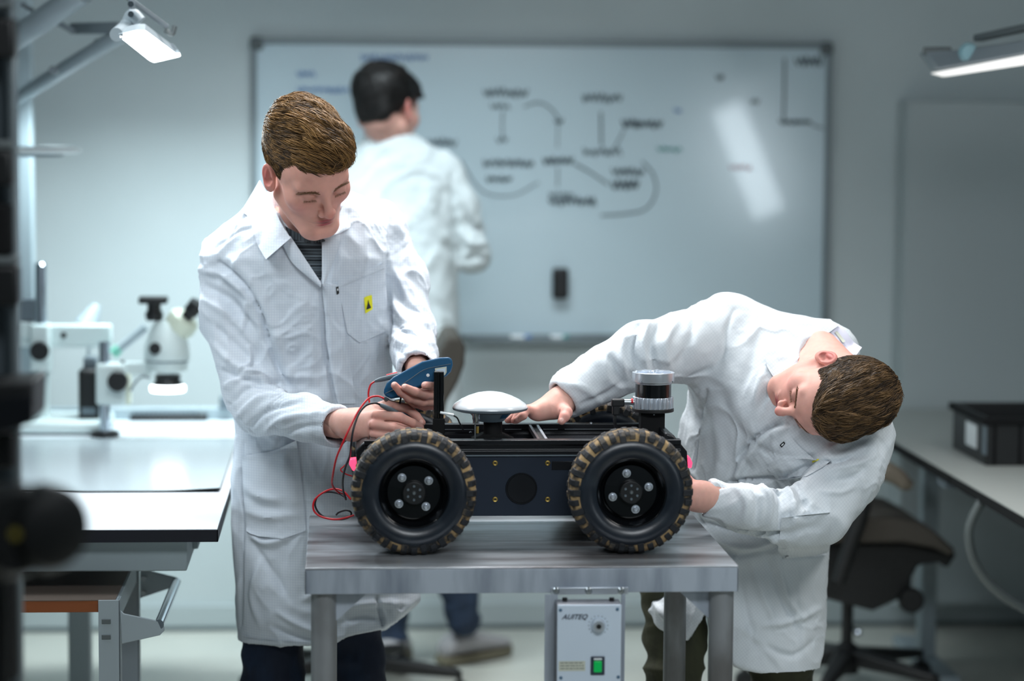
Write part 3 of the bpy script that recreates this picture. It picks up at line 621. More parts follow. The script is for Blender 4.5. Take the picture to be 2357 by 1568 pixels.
b = MB(); outline(b, [(1890, 1202), (1960, 1192), (2060, 1192), (2110, 1200), (2150, 1222), (2202, 1268), (2190, 1282), (2150, 1262), (2080, 1250), (1890, 1252)], YC-0.22, YC+0.22); b.build('seat', M['chairfab'], ch, bevel=0.012, seg=3)
b = MB(); outline(b, [(1890, 1250), (2085, 1248), (2150, 1262), (2204, 1275), (2182, 1310), (2160, 1296), (2115, 1302), (2100, 1330), (2098, 1368), (2010, 1408), (1895, 1378)], YC-0.14, YC+0.14); b.build('mechanism', M['chairblk'], ch, bevel=0.01, seg=3)
k = W(2100, 1384, YC-0.17); MB().lathe([(0, 0), (0.033, 0), (0.037, 0.006), (0.037, 0.024), (0, 0.03)], k, (0, 1, 0), 28).build('tension_knob', M['black'], ch)
for s_ in (-1, 1):
    yy = YC+s_*0.25
    MB().tube([W(2000, 1085, yy), W(1990, 1140, yy), W(1978, 1190, yy), W(1955, 1260, yy), W(1930, 1340, yy)], [0.024, 0.022, 0.026, 0.022, 0.02], 12).build('arm_support', M['chairblk'], ch)
    MB().tube([W(1985, 1078, yy), W(2030, 1082, yy), W(2062, 1096, yy), W(2082, 1112, yy), W(2098, 1118, yy)], [0.028, 0.030, 0.026, 0.022, 0.014], 14).build('armrest', M['armrest'], ch)
b = MB(); outline(b, [(1900, 1240), (1915, 1150), (1905, 1060), (1885, 980), (1865, 985), (1880, 1070), (1890, 1150), (1880, 1240)], YC-0.2, YC+0.2); b.build('backrest', M['chairfab'], ch, bevel=0.01, seg=3)
p = W(1975, 1456, YC-.03); MB().lathe([(0, -0.012), (0.009, -0.009), (0.012, 0), (0.009, 0.009), (0, 0.012)], p, n=16).build('lever_ball', M['chrome'], ch)
MB().tube([p, W(1960, 1440, YC), (cc[0], YC, W(0, 1390, YC)[2])], 0.004, 6).build('lever', M['chrome'], ch)

YD = 6.95; c2_ = W(800, 1500, YD)
ch2 = thing('office_chair', (c2_[0], YD, 0), 'dark swivel chair with curved back behind the standing person and rover', 'chair')
star_base(ch2, (c2_[0], YD), 0.33, -12, M['chairblk'])
MB().cyl((c2_[0], YD, 0.12), (c2_[0], YD, 0.45), 0.018, n=18).build('gas_lift', M['chairblk'], ch2)
MB().box((c2_[0]-0.24, YD-0.22, 0.45), (c2_[0]+0.2, YD+0.22, 0.50)).build('seat', M['chairfab'], ch2, bevel=0.025, seg=3)
nb = 8; V = []; Fc = []
prof2 = [(1030, 776), (1060, 776), (1072, 800), (1070, 840), (1055, 880), (1030, 925), (1018, 980), (1012, 1060), (985, 1060), (990, 980), (1000, 900), (1012, 850), (1012, 810)]
b = MB(); outline(b, prof2, YD-0.19, YD+0.19); b.build('backrest', M['chairfab'], ch2, bevel=0.012, seg=3)
MB().tube([W(1000, 1050, YD), W(985, 1130, YD), (c2_[0]+0.12, YD, 0.45)], 0.022, 10).build('back_support', M['chairblk'], ch2)

def text_obj(s, name, size, loc, m, parent, rot=(math.radians(90), 0, 0), shear=0.0, ext=0.0004, bold=0.0):
    c = bpy.data.curves.new('tmp_text', 'FONT'); c.body = s; c.size = size; c.extrude = ext; c.shear = shear; c.offset = bold; c.resolution_u = 3
    o = bpy.data.objects.new('tmp_text', c); COL.objects.link(o)
    bpy.context.view_layer.update()
    me = bpy.data.meshes.new_from_object(o.evaluated_get(bpy.context.evaluated_depsgraph_get()))
    bpy.data.objects.remove(o); bpy.data.curves.remove(c)
    me.materials.clear(); me.materials.append(m)
    Mx = Matrix.Translation(Vector(loc)-Vector(origin_of(parent))) @ Matrix(np.array(__import__('mathutils').Euler(rot).to_matrix()).tolist()).to_4x4()
    me.transform(Mx)
    t = bpy.data.objects.new(name, me); COL.objects.link(t); t.parent = parent; ORG[t.name] = ORG[parent.name]
    return t

# ------------------------------------------------------------ steel table
TX0, TX1, TY0, TY1, TZ = -0.0735, 0.7635, 4.583, 5.206, 0.82
tb = thing('steel_table', ((TX0+TX1)/2, (TY0+TY1)/2, 0), 'worn stainless steel table on round legs carrying the four-wheeled rover', 'table')
MB().box((TX0, TY0, TZ-0.004), (TX1, TY1, TZ)).build('table_top', M['tabletop'], tb, bevel=0.0018)
b = MB(); AH = 0.051
b.box((TX0, TY0, TZ-AH), (TX1, TY0+0.003, TZ-0.004)); b.box((TX0, TY1-0.003, TZ-AH), (TX1, TY1, TZ-0.004)); b.box((TX0, TY0, TZ-AH), (TX0+0.003, TY1, TZ-0.004)); b.box((TX1-0.003, TY0, TZ-AH), (TX1, TY1, TZ-0.004))
b.build('apron', M['tableapron'], tb, bevel=0.001)
LR = 0.0243
lx = (W(745, 1450, TY0+0.035)[0], W(1659, 1450, TY0+0.035)[0])
for i, x in enumerate(lx):
    for y in (TY0+0.035, TY1-0.045):
        xx = x if not (i == 1 and y > 4.9) else W(1553, 1450, TY1-0.045)[0]
        lg = MB().cyl((xx, y, 0.0), (xx, y, TZ-0.006), LR, n=36).build('leg', M['tableleg'], tb)
        MB().lathe([(0, 0), (LR+0.004, 0), (LR+0.004, 0.03), (LR, 0.035)], (xx, y, 0), n=30).build('foot_cap', M['black'], lg)
        sg = 1 if i == 0 else -1
        MB().prism([(xx+sg*(LR-0.002), y, TZ-0.045), (xx+sg*(LR+0.066), y, TZ-0.045), (xx+sg*(LR+0.060), y, TZ-0.055), (xx+sg*(LR-0.002), y, TZ-0.112)], (0, 0.003, 0)).build('gusset', M['tableapron'], tb)

# ------------------------------------------------------------ control box hanging from the table edge
YB = TY0-0.012
def q(px, py, y=YB): return W(px, py, y)
cbx = thing('control_box', tuple(q(1357, 1600, YB+0.03)), 'pale grey control box with dial and green switch hanging under the table edge', 'control box')
b = MB(); p0 = q(1268, 1369, TY0-0.003); p1 = q(1446, 1352, TY0-0.003); b.box((p0[0], TY0-0.0045, p0[2]), (p1[0], TY0-0.0002, p1[2])); b.build('mounting_strip', M['steel'], cbx, bevel=0.001)
for px in (1280, 1355, 1430):
    c = q(px, 1360, TY0-0.0045); bo = MB().lathe([(0, -0.0045), (0.0045, -0.004), (0.0075, 0)], c, (0, 1, 0), 20).build('round_bolt', M['zinc'], cbx)
    MB().lathe([(0, -0.0052), (0.0022, -0.0052), (0.0022, -0.004)], c, (0, 1, 0), 6).build('bolt_socket', M['printgrey'], bo)
for a_, c_ in ((1252, 1284), (1427, 1439)):
    p0 = q(a_, 1620, TY0-0.0005); p1 = q(c_, 1368, TY0-0.0005); MB().box((p0[0], TY0-0.004, p0[2]), (p1[0], TY0-0.0005, p1[2])).build('bracket_plate', M['tableapron'], cbx, bevel=0.0006)
YBX = YB-0.045
f0, f1 = q(1280, 1622, YBX), q(1432, 1392, YBX)
MB().box((f0[0], YBX+0.004, f0[2]), (f1[0], TY0-0.005, f1[2]+0.001)).build('box_body', M['boxside'], cbx, bevel=0.004, seg=3)
MB().box((f0[0]+0.001, YBX, f0[2]+.001), (f1[0]-0.001, YBX+0.004, f1[2])).build('front_panel', M['boxgrey'], cbx, bevel=0.004, seg=3)
for px in (1300, 1408):
    c = q(px, 1383, YBX+0.03); MB().cyl(c, c+np.array([0, 0, 0.006]), 0.005, n=12).build('rubber_stud', M['black'], cbx)
for (px, py) in ((1290, 1405), (1421, 1403), (1291, 1561), (1423, 1559)):
    c = q(px, py, YBX); MB().lathe([(0, -0.0012), (0.003, -0.001), (0.0036, 0.0002)], c, (0, 1, 0), 14).build('corner_screw', mat('screw_blue_grey', S(92, 122, 148), 0.4, 0.4) if 'screw_blue_grey' not in bpy.data.materials else bpy.data.materials['screw_blue_grey'], cbx)
text_obj('AUITEQ', 'maker_lettering', 0.0135, q(1293, 1426, YBX-0.0006), M['print'], cbx, shear=0.45, bold=0.0002)
dc = q(1377, 1440, YBX)
b = MB()
for k in range(13):
    a_ = math.radians(-45+k*22.5); d_ = np.array([math.cos(a_), 0, math.sin(a_)])
    p = dc+d_*0.0185; b.box(p-[0.0008, 0.0006, 0.0008], p+[0.0008, 0.0002, 0.0008])
b.build('dial_scale', M['print'], cbx)
dk_ = MB().lathe([(0, -0.012), (0.0105, -0.0115), (0.0135, -0.004), (0.0145, 0)], dc, (0, 1, 0), 28).build('dial', M['steel'], cbx)
MB().lathe([(0, -0.0135), (0.0045, -0.013), (0.005, -0.0115)], dc, (0, 1, 0), 20).build('dial_center', M['black'], dk_)
s0, s1 = q(1359, 1554, YBX), q(1392, 1511, YBX)
sw = MB().box((s0[0], YBX-0.003, s0[2]), (s1[0], YBX+0.001, s1[2])).build('switch_frame', M['print'], cbx, bevel=0.002)
MB().box((s0[0]+0.006, YBX-0.006, s0[2]+0.006), (s1[0]-0.006, YBX-0.003, s1[2]-0.008)).build('green_rocker', M['green'], sw, bevel=0.0015)
MB().box((s0[0]+0.006, YBX-0.0045, s1[2]-0.006), (s1[0]-0.006, YBX-0.003, s1[2]-0.003)).build('switch_highlight', M['white'], sw)
p0, p1 = q(1286, 1545, YBX), q(1347, 1522, YBX)
lb_ = MB().box((p0[0], YBX-0.0006, p0[2]), (p1[0], YBX, p1[2])).build('rating_label', M['label'], cbx)
b = MB()
for r_ in range(3):
    x_ = p0[0]+0.003
    while x_ < p1[0]-0.006:
        w_ = rnd.uniform(0.003, 0.009); b.box((x_, YBX-0.0010, p0[2]+0.004+r_*0.0055), (x_+w_, YBX-0.0005, p0[2]+0.0055+r_*0.0055)); x_ += w_+0.0016
b.build('label_lines', M['printgrey'], lb_)

# ------------------------------------------------------------ the rover
XL, XR = 0.1385, 0.5690
RW = 0.1245; ZC = TZ+RW-0.001
YF = 4.700; TW = 0.092
rv = thing('rover', ((XL+XR)/2, 4.99, TZ), 'black four-wheeled robot rover with muddy knobbly tyres on the steel table', 'rover')
PYF = 4.855; PYR = 5.135
bx0, bx1 = W(838, 1100, PYF)[0], W(1566, 1100, PYF)[0]
pz0 = W(1200, 1188, PYF)[2]; pz1 = W(1200, 1048, PYF)[2]; rz1 = W(1200, 1013, PYF)[2]
b = MB(); b.box((bx0, PYF, pz0), (bx1, PYF+0.004, pz1)); sp = b.build('side_panel', M['panel'], rv, bevel=0.001)
cc_ = W(1200, 1125, PYF)
MB().lathe([(0.0, -0.0028), (0.0285, -0.0028), (0.0290, -0.0010), (0.0302, -0.0010), (0.0306, -0.0026), (0.0316, -0.0026), (0.0325, 0.0)], cc_, (0, 1, 0), 64).build('round_cover', M['anod'], sp)
for px in (1139.5, 1260.5):
    for py in (1066, 1149.5):
        c = W(px, py, PYF); bo = MB().lathe([(0, -0.0010), (0.0021, -0.0010), (0.0021, -0.0022), (0.0028, -0.0026), (0.0050, -0.0022), (0.0056, 0.0)], c, (0, 1, 0), 24).build('brass_bolt', M['brass'], sp)
        MB().lathe([(0, -0.0013), (0.0021, -0.0013), (0.0021, -0.0010)], c, (0, 1, 0), 12).build('bolt_socket', M['black'], bo)
p0, p1 = W(1270, 1082, PYF), W(1320, 1062, PYF)
MB().box((p0[0], PYF-0.0012, p0[2]), (p1[0]+0.05, PYF, p1[2])).build('side_hatch', M['anod'], sp, bevel=0.0008)
MB().box((bx0, PYR-0.004, pz0), (bx1, PYR, pz1)).build('side_panel', M['panel'], rv, bevel=0.001)
b = MB(); b.box((bx0, PYF+.004, pz0), (bx1, PYR-.004, pz0+0.004)); b.box((bx0, PYF+.004, pz0), (bx0+0.004, PYR-.004, pz1)); b.box((bx1-0.004, PYF+.004, pz0), (bx1, PYR-.004, pz1)); b.build('chassis_tray', M['blackmatte'], rv)
def rail(ya, yb, name='top_rail'):
    # slotted aluminium extrusion running along the rover: a C profile with a groove on the outside face
    s_ = -1 if ya < 5 else 1
    yo = ya if s_ < 0 else yb; yi = yb if s_ < 0 else ya
    g = (rz1-pz1)
    prof_ = [(yo, pz1), (yo, pz1+g*0.30), (yo-s_*0.006, pz1+g*0.36), (yo-s_*0.006, pz1+g*0.64), (yo, pz1+g*0.70), (yo, rz1), (yi, rz1), (yi, pz1+g*.62), (yi+s_*0.004, pz1+g*.58), (yi+s_*0.004, pz1+g*.40), (yi, pz1+g*.36), (yi, pz1)]
    return MB().prism([(bx0, y, z) for y, z in prof_], (bx1-bx0, 0, 0)).build(name, M['anod'], rv, bevel=0.0008, smooth=0)
rail(PYF-0.004, PYF+0.022); rail(PYR-0.022, PYR+0.004)
MB().box((bx0, PYF-0.0046, pz1-0.0015), (bx1, PYF+0.001, pz1+0.0012)).build('bright_edge', M['greypl'], rv)
b = MB(); zs = W(1400, 988, PYR-0.022)[2]
for a_, c_ in ((1000, 1090), (1162, 1200), (1250, 1284), (1300, 1480)):
    b.box((W(a_, 988, PYR-0.023)[0], PYR-0.0235, zs-0.0006), (W(c_, 988, PYR-0.023)[0], PYR-0.0215, zs+0.0006))
b.build('slot_strip', M['zinc'], rv)
cxm = W(1250, 1013, PYF+0.01)[0]
for dx in (-0.0105, 0.0055):
    MB().box((cxm+dx, PYF+0.02, rz1-0.012), (cxm+dx+0.0055, PYR-0.02, rz1-0.001)).build('cross_bar', mat('cross_bar_alu', S(120, 116, 120), 0.3, 0.8) if dx < 0 else M['steel'], rv, bevel=0.0006)
MB().box((cxm-0.005, PYF+0.02, rz1-0.016), (cxm+0.0056, PYR-0.02, rz1-0.006)).build('cross_bar', M['black'], rv)
for xx in (bx0+0.012, bx1-0.02): MB().box((xx, PYF+0.02, rz1-0.02), (xx+0.012, PYR-0.02, rz1-0.001)).build('cross_bar', M['anod'], rv, bevel=0.0008)
MB().box((cxm+0.012, PYF+0.022, rz1-0.05), (bx1-0.02, PYR-0.022, rz1-0.024)).build('foam_insert', M['foam'], rv, bevel=0.002)
MB().box((bx0+0.03, PYF+0.022, rz1-0.05), (cxm-0.014, PYR-0.022, rz1-0.030)).build('electronics_board', M['foam'], rv, bevel=0.001)
b = MB()
for (px, py) in ((1010, 977), (1083, 996), (1104, 1006), (1188, 975), (1360, 970)):
    p = W(px, py, PYR-0.05 if py > 980 else PYR-0.01); b.lathe([(0, 0.003), (0.003, 0.002), (0.0035, 0)], (p[0], p[1], min(p[2], rz1)), n=10)
b.build('rail_screws', M['chrome'], rv)
# sloping end plates with red marker lamps
MB().prism([W(1531, 996, PYF+.01), W(1552, 1004, PYF+.01), W(1582, 1040, PYF+.01), W(1584, 1075, PYF+.01), W(1560, 1188, PYF+.01), W(1531, 1188, PYF+.01)], (0, PYR-PYF-0.02, 0)).build('front_bumper', M['anod'], rv, bevel=0.004)
MB().prism([W(848, 1014, PYF+.01), W(832, 1022, PYF+.01), W(818, 1040, PYF+.01), W(822, 1075, PYF+.01), W(832, 1188, PYF+.01), W(850, 1188, PYF+.01)], (0, PYR-PYF-0.02, 0)).build('rear_bumper', M['anod'], rv, bevel=0.004)
for pts in ([(806, 1058), (824, 1056), (824, 1086), (812, 1084), (804, 1070)], [(1578, 1050), (1588, 1052), (1594, 1066), (1592, 1078), (1578, 1078)]):
    MB().prism([W(px, py, PYF+0.02) for px, py in pts], (0, 0.03, 0)).build('marker_lamp', M['redled'], rv, bevel=0.002)

def wheel(xc, yo, s_, bolt_angles):
    """wheel part > tyre, tread, rim, bolts.  s_=+1: outer face towards -y (front), -1: outer face towards +y"""
    o = np.array([xc, yo, ZC]); A = np.array([0, 1.0*s_, 0])
    ty = MB().lathe([(0.066, 0.016), (0.070, 0.008), (0.080, 0.0018), (0.092, 0.0), (0.1035, 0.004), (0.110, 0.012), (0.1125, 0.02), (0.1125, TW-0.02), (0.110, TW-0.012), (0.1035, TW-0.004), (0.088, TW), (0.070, TW-0.008), (0.066, TW-0.016)], o, A, 96, closed=True).build('tyre', M['rubber'], rv, smooth=60)
    MB().lathe([(0.1040, 0.0045), (0.1135, 0.0066), (0.1195, 0.0125), (0.1226, 0.023), (0.1236, TW/2), (0.1226, TW-0.023), (0.1195, TW-0.0125), (0.1135, TW-0.0066), (0.1040, TW-0.0045)], o, A, 96, caps=False).build('muddy_groove', M['mud'], ty, smooth=60)
    b = MB(); nl = 36
    for k in range(nl):
        for side in (0, 1):
            th = 2*math.pi*(k+0.5*side)/nl; long_ = (k % 2 == 0)
            u = np.array([math.cos(th), 0, math.sin(th)]); v = np.array([-math.sin(th), 0, math.cos(th)])
            hw = 0.0064 if long_ else 0.0060
            ri = 0.1015 if long_ else 0.1075
            def pt(r, y, w): 
                yy = y if side == 0 else TW-y
                return o+u*r+v*w+A*yy
            R1 = RW
            sec = [(ri, 0.0020+(0.0 if long_ else 0.0012)), (R1-0.0085, 0.0042), (R1-0.0022, 0.0110), (R1, 0.024), (R1, 0.038), (0.108, 0.038), (0.104, 0.012)]
            V = [pt(r, y, -hw*(1.0 if i_ not in (2, 3) else 0.9)) for i_, (r, y) in enumerate(sec)]+[pt(r, y, hw*(1.0 if i_ not in (2, 3) else 0.9)) for i_, (r, y) in enumerate(sec)]
            n = len(sec)
            b.add(V, [tuple(range(n)), tuple(reversed(range(n, 2*n)))]+[(i_, n+i_, n+(i_+1) % n, (i_+1) % n) for i_ in range(n)])
    b.build('tread_lugs', M['mudlug'], ty, bevel=0.0012, smooth=30)
    rim = MB().lathe([(0.0, 0.024), (0.020, 0.024), (0.022, 0.030), (0.052, 0.031), (0.054, 0.040), (0.058, 0.042), (0.0600, 0.026), (0.0625, 0.024), (0.066, 0.010), (0.0685, 0.0075), (0.0705, 0.009), (0.0705, 0.016), (0.062, 0.05), (0.03, 0.06), (0, 0.06)], o, A, 72).build('rim', M['blackgloss'], rv, smooth=50)
    hb_ = MB().lathe([(0, 0.016), (0.0215, 0.016), (0.0235, 0.019), (0.0235, 0.030), (0, 0.03)], o, A, 40).build('hub', M['black'], rim, bevel=0.0006)
    b = MB()
    for k in range(6):
        th = math.radians(90+60*k); c = o+np.array([math.cos(th), 0, math.sin(th)])*0.0135
        b.lathe([(0.0010, 0.0142), (0.0022, 0.0140), (0.0026, 0.016)], c, A, 12)
    b.build('hub_screws', M['greypl'], hb_)
    MB().lathe([(0, 0.0125), (0.0028, 0.0125), (0.0045, 0.0165)], o, A, 16).build('center_pin', M['zinc'], hb_)
    for a_ in bolt_angles:
        th = math.radians(a_); c = o+np.array([math.cos(th), 0, math.sin(th)])*0.0372
        bo = MB().lathe([(0.0085, 0.031), (0.0085, 0.0285), (0.0052, 0.028), (0.0052, 0.0235), (0.0040, 0.0215), (0.0, 0.0208)], c, A, 24).build('wheel_bolt', M['bright'], rim, smooth=40)
    b = MB().cyl(o+A*0.05, o+A*0.14, 0.014, n=16); b.build('axle', M['black'], rv)
wheel(XL, YF, 1, (129, 38, 218, 310)); wheel(XR, YF, 1, (103, 14, 197, 286))
YR = PYR+0.16
wheel(XL, YR, -1, (20, 110, 200, 290)); wheel(XR, YR, -1, (50, 140, 230, 320))

# antenna, post and scanner on top (parts of the rover, which carries them bolted on)
YA = 4.955
ac = W(1128, 938, YA); sA = W(1128, 1010, YA)
an = MB().lathe([(0.0, 0.0), (0.022, 0.0), (0.0195, 0.008), (0.0195, W(0, 963, YA)[2]-sA[2]), (0, W(0, 963, YA)[2]-sA[2])], (ac[0]+0.006, YA, sA[2]), n=40).build('antenna_mast', M['blackmatte'], rv, smooth=50)
MB().prism([W(1085, 1012, YA-0.02), W(1186, 1012, YA-0.02), W(1160, 1000, YA-0.02), W(1112, 1000, YA-0.02)], (0, 0.04, 0)).build('mast_foot', M['blackmatte'], rv, bevel=0.002)
zA = lambda py: W(1128, py, YA)[2]
zr = zA(938)
MB().lathe([(0.0, zA(901)), (0.012, zA(901.5)), (0.028, zA(904.5)), (0.045, zA(911)), (0.060, zA(919)), (0.072, zA(928)), (0.0765, zA(933)), (0.0775, zA(937)), (0.0765, zA(938))], (ac[0], YA, 0), n=64).build('antenna_dome', M['whitegloss'], rv, smooth=60)
MB().lathe([(0.0768, zA(937.0)), (0.0783, zA(938)), (0.0768, zA(942.5)), (0.066, zA(946)), (0, zA(946))], (ac[0], YA, 0), n=64).build('dome_rim', M['greypl'], rv, smooth=30)
cn = MB().lathe([(0.050, zA(946)), (0.0465, zA(948)), (0.030, zA(966)), (0.027, zA(969)), (0.0, zA(969))], (ac[0]+0.001, YA, 0), n=56).build('antenna_cone', mat('antenna_lower_grey', S(150, 172, 186), 0.4), rv, smooth=40)
th0 = [math.radians(a_) for a_ in (-62, -50, -38)]
V = []; 
for th in th0:
    for (r, py) in ((0.0452, 950), (0.0365, 960)):
        V.append((ac[0]+0.001+(r+0.001)*math.cos(th), YA+(r+0.001)*math.sin(th), zA(py)))
MB().add(V, [(0, 1, 3, 2), (2, 3, 5, 4)]).build('blue_sticker', mat('sticker_blue', S(20, 90, 130), 0.5), cn)
c0 = W(1096, 946, YA-0.05)
sm = MB().lathe([(0, 0), (0.0085, 0), (0.0085, -0.006), (0.0078, -0.010), (0.0078, -0.016), (0.0066, -0.020), (0.0066, -0.026), (0, -0.026)], (c0[0], YA-0.05, c0[2]), n=20).build('coax_connector', M['chrome'], rv, smooth=30)
MB().cyl((c0[0]-0.002, YA-0.05, c0[2]-0.024), (c0[0]-0.002, YA-0.05, rz1-0.004), 0.0014, n=8).build('coax_rod', M['zinc'], rv)
MB().cyl((c0[0]+0.003, YA-0.05, c0[2]-0.032), (c0[0]+0.003, YA-0.05, c0[2]-0.046), 0.003, n=10).build('brass_sleeve', M['brass'], rv)
YP_ = 4.93
p0, p1 = W(998, 1016, YP_), W(1022, 856, YP_)
b = MB(); w_ = (p1[0]-p0[0]); 
b.prism([(p0[0], YP_, p0[2]), (p0[0]+w_*.36, YP_, p0[2]), (p0[0]+w_*.38, YP_+0.003, p0[2]), (p0[0]+w_*.60, YP_+0.003, p0[2]), (p0[0]+w_*.62, YP_, p0[2]), (p1[0], YP_, p0[2]), (p1[0], YP_+w_, p0[2]), (p0[0], YP_+w_, p0[2])], (0, 0, p1[2]-p0[2]))
b.build('upright_post', M['blackgloss'], rv, bevel=0.0012, smooth=0)
MB().box((p0[0]-0.002, YP_-0.004, rz1-0.006), (p1[0]+0.002, YP_, rz1+0.035)).build('post_clamp', M['blackmatte'], rv, bevel=0.002)
MB().tube([W(1014, 950, YP_-0.004), W(1030, 953, YP_-.01), W(1044, 956, YP_-.01)], 0.0028, 10).build('white_plug', M['white'], rv)
MB().tube([W(1042, 956, YP_-.01), W(1052, 962, YP_-.01), W(1058, 974, YP_), W(1066, 990, YP_+.02)], 0.0016, 8).build('thin_cable', M['black'], rv)
# rotating laser scanner
YL = 4.985; lc = W(1503.5, 900, YL); zL = lambda py: W(1503, py, YL)[2]
li = MB().lathe([(0.0, zL(947)), (0.0435, zL(947)), (0.0435, zL(939)), (0.0, zL(939))], (lc[0], YL, 0), n=64).build('scanner_base', M['black'], rv, bevel=0.001)
n = 27; V = []; 
ring = []
for i in range(n*4):
    th = 2*math.pi*i/(n*4); r = (0.0425, 0.0425, 0.0395, 0.0395)[i % 4]; ring.append((lc[0]+r*math.cos(th), YL+r*math.sin(th)))
MB().prism([(x, y, zL(939)) for x, y in ring], (0, 0, zL(913)-zL(939))).build('ribbed_heatsink', M['bright'], rv, bevel=0.0005, smooth=30)
MB().lathe([(0.0, zL(913)), (0.0375, zL(913)), (0.0375, zL(883)), (0.0, zL(883))], (lc[0], YL, 0), n=64).build('scanner_window', M['blackgloss'], rv, smooth=40)
MB().lathe([(0.0, zL(883)), (0.0385, zL(883)), (0.0395, zL(877)), (0.0, zL(877))], (lc[0], YL, 0), n=64).build('scanner_neck', M['steel'], rv, smooth=30)
cp = MB().lathe([(0.0, zL(878)), (0.0435, zL(878)), (0.0440, zL(876)), (0.0440, zL(857)), (0.0415, zL(856)), (0.040, zL(858)), (0.036, zL(859)), (0.0, zL(859))], (lc[0], YL, 0), n=64).build('scanner_cap', M['steel'], rv, smooth=30)
b = MB()
for k in range(8):
    th = 2*math.pi*(k+0.5)/8; d_ = np.array([math.cos(th), math.sin(th), 0]); s_ = np.array([-d_[1], d_[0], 0]); c = np.array([lc[0], YL, zL(859)])
    V = [c+d_*r_+s_*w_+np.array([0, 0, h_]) for r_ in (0.012, 0.038) for w_ in (-0.0025, 0.0025) for h_ in (0, 0.0045)]
    b.add(V, [(0, 1, 3, 2), (4, 6, 7, 5), (0, 4, 5, 1), (2, 3, 7, 6), (0, 2, 6, 4), (1, 5, 7, 3)])
b.build('cap_fins', M['bright'], cp)
b = MB()
for px in (1478, 1510, 1548): 
    p = W(px, 879, YL-0.039); b.lathe([(0, -0.002), (0.0014, -0.001), (0.0016, 0.001)], p, (0, 1, 0), 8)
b.build('neck_screws', M['chrome'], cp)
p0, p1 = W(1475, 1016, YL-0.022), W(1531, 950, YL-0.022)
sc_ = MB().box((p0[0], YL-0.022, p0[2]), (p1[0], YL+0.022, zL(946))).build('scanner_column', M['blackmatte'], rv, bevel=0.003)
p = W(1505, 954.5, YL-0.0225); MB().lathe([(0, -0.0018), (0.0018, -0.001), (0.0022, 0.001)], p, (0, 1, 0), 12).build('column_screw', M['chrome'], sc_)
MB().prism([W(1475, 1003, YL-.02), W(1531, 996, YL-.02), W(1552, 1003, YL-.02), W(1560, 1016, YL-.02), W(1465, 1016, YL-.02)], (0, 0.05, 0)).build('column_foot', M['anod'], rv, bevel=0.002)
YK = YL-0.03
MB().cyl(W(1436, 926, YK), W(1459, 926, YK), 0.0062, n=16).build('cable_plug', M['zinc'], rv)
MB().cyl(W(1452, 924.5, YK), W(1457, 924.5, YK), 0.0066, n=16).build('plug_mark', M['red'], rv)
b = MB(); p0, p1 = W(1407, 936, YK), W(1437, 918, YK); b.box((p0[0], YK-0.009, p0[2]), (p1[0], YK+0.009, p1[2])); p0, p1 = W(1409, 956, YK), W(1426, 920, YK); b.box((p0[0], YK-0.008, p0[2]), (p1[0], YK+0.008, p1[2])); b.build('elbow_plug', M['black'], rv, bevel=0.003, seg=3)
MB().tube([W(1416, 950, YK), W(1415, 972, YK), W(1419, 990, YK+.01), W(1428, 1004, YK+.02)], 0.0034, 10).build('scanner_cable', M['black'], rv)

# ------------------------------------------------------------ multimeter and its leads
dA, dB = 4.985, 5.06
def rp(px, py, d=dA): return CW(px, py, d)
out = [(884, 897), (890, 882), (905, 868), (938, 850), (972, 832), (1012, 823), (1034, 822), (1041, 828), (1042, 840), (1038, 856), (1028, 866), (1005, 876), (960, 893), (925, 915), (900, 918), (887, 912), (883, 905)]
mtm = thing('multimeter', tuple(rp(960, 880, (dA+dB)/2)), 'dark blue hand-held multimeter held over the rover', 'multimeter')
vw = (CW(960, 870, dB)-CW(960, 870, dA))
half = [rp(px, py) for px, py in out]
MB().prism(half, vw).build('case', M['blue'], mtm, bevel=0.0045, seg=3, smooth=40)
seam = [(887, 906), (915, 892), (945, 872), (975, 852), (1005, 844), (1038, 838)]
MB().tube([rp(px, py, dA-0.0005) for px, py in seam], 0.0007, 6, 4).build('case_seam', M['probe'], mtm)
MB().prism([rp(px, py, dA-0.0012) for px, py in [(1001, 848), (1028, 844), (1028, 857), (1024, 864), (1003, 867)]], vw*0.03).build('sticker', M['label'], mtm)
MB().prism([rp(px, py, dA-0.0018) for px, py in [(1004, 851), (1025, 848), (1025, 856), (1022, 861), (1006, 863)]], vw*0.03).build('sticker_panel', M['boxgrey'], mtm)
MB().lathe([(0, 0), (0.0034, 0.0002), (0.0036, 0.002)], rp(985, 864, dA-0.001), RM @ np.array([0, 0, -1]), 16).build('case_screw', M['white'], mtm)
MB().prism([rp(px, py, dA+0.012) for px, py in [(958, 892), (1000, 866), (1004, 872), (962, 898)]], vw*0.7).build('tilt_stand', M['probe'], mtm, bevel=0.001)
dq = dA+0.02
ld1 = thing('test_lead', tuple(Zp(780, 1190, TZ)), 'red test lead looping down the coat from meter and hand to the table', 'cable')
ld2 = thing('test_lead', tuple(Zp(795, 1190, TZ)), 'black test lead looping beside the red one to the table', 'cable')
def tb_(pts, r, nm, m, root, n=10): 
    return MB().tube([CW(*p) for p in pts], r, n, 8).build(nm, m, root, smooth=60)
tb_([(863, 878, dq), (853, 886, dq), (848, 905, dq), (850, 925, dq+.01), (853, 940, dq+.02)], 0.0019, 'wire', M['red'], ld1)
tb_([(884, 917, 4.97), (868, 912, 4.97), (848, 918, 4.96), (826, 945, 4.94), (805, 985, 4.92), (788, 1022, 4.92), (774, 1055, 4.95), (766, 1095, 5.0), (765, 1117, 5.04), (778, 1133, 5.08), (795, 1140, 5.11)], 0.0021, 'wire', M['red'], ld1)
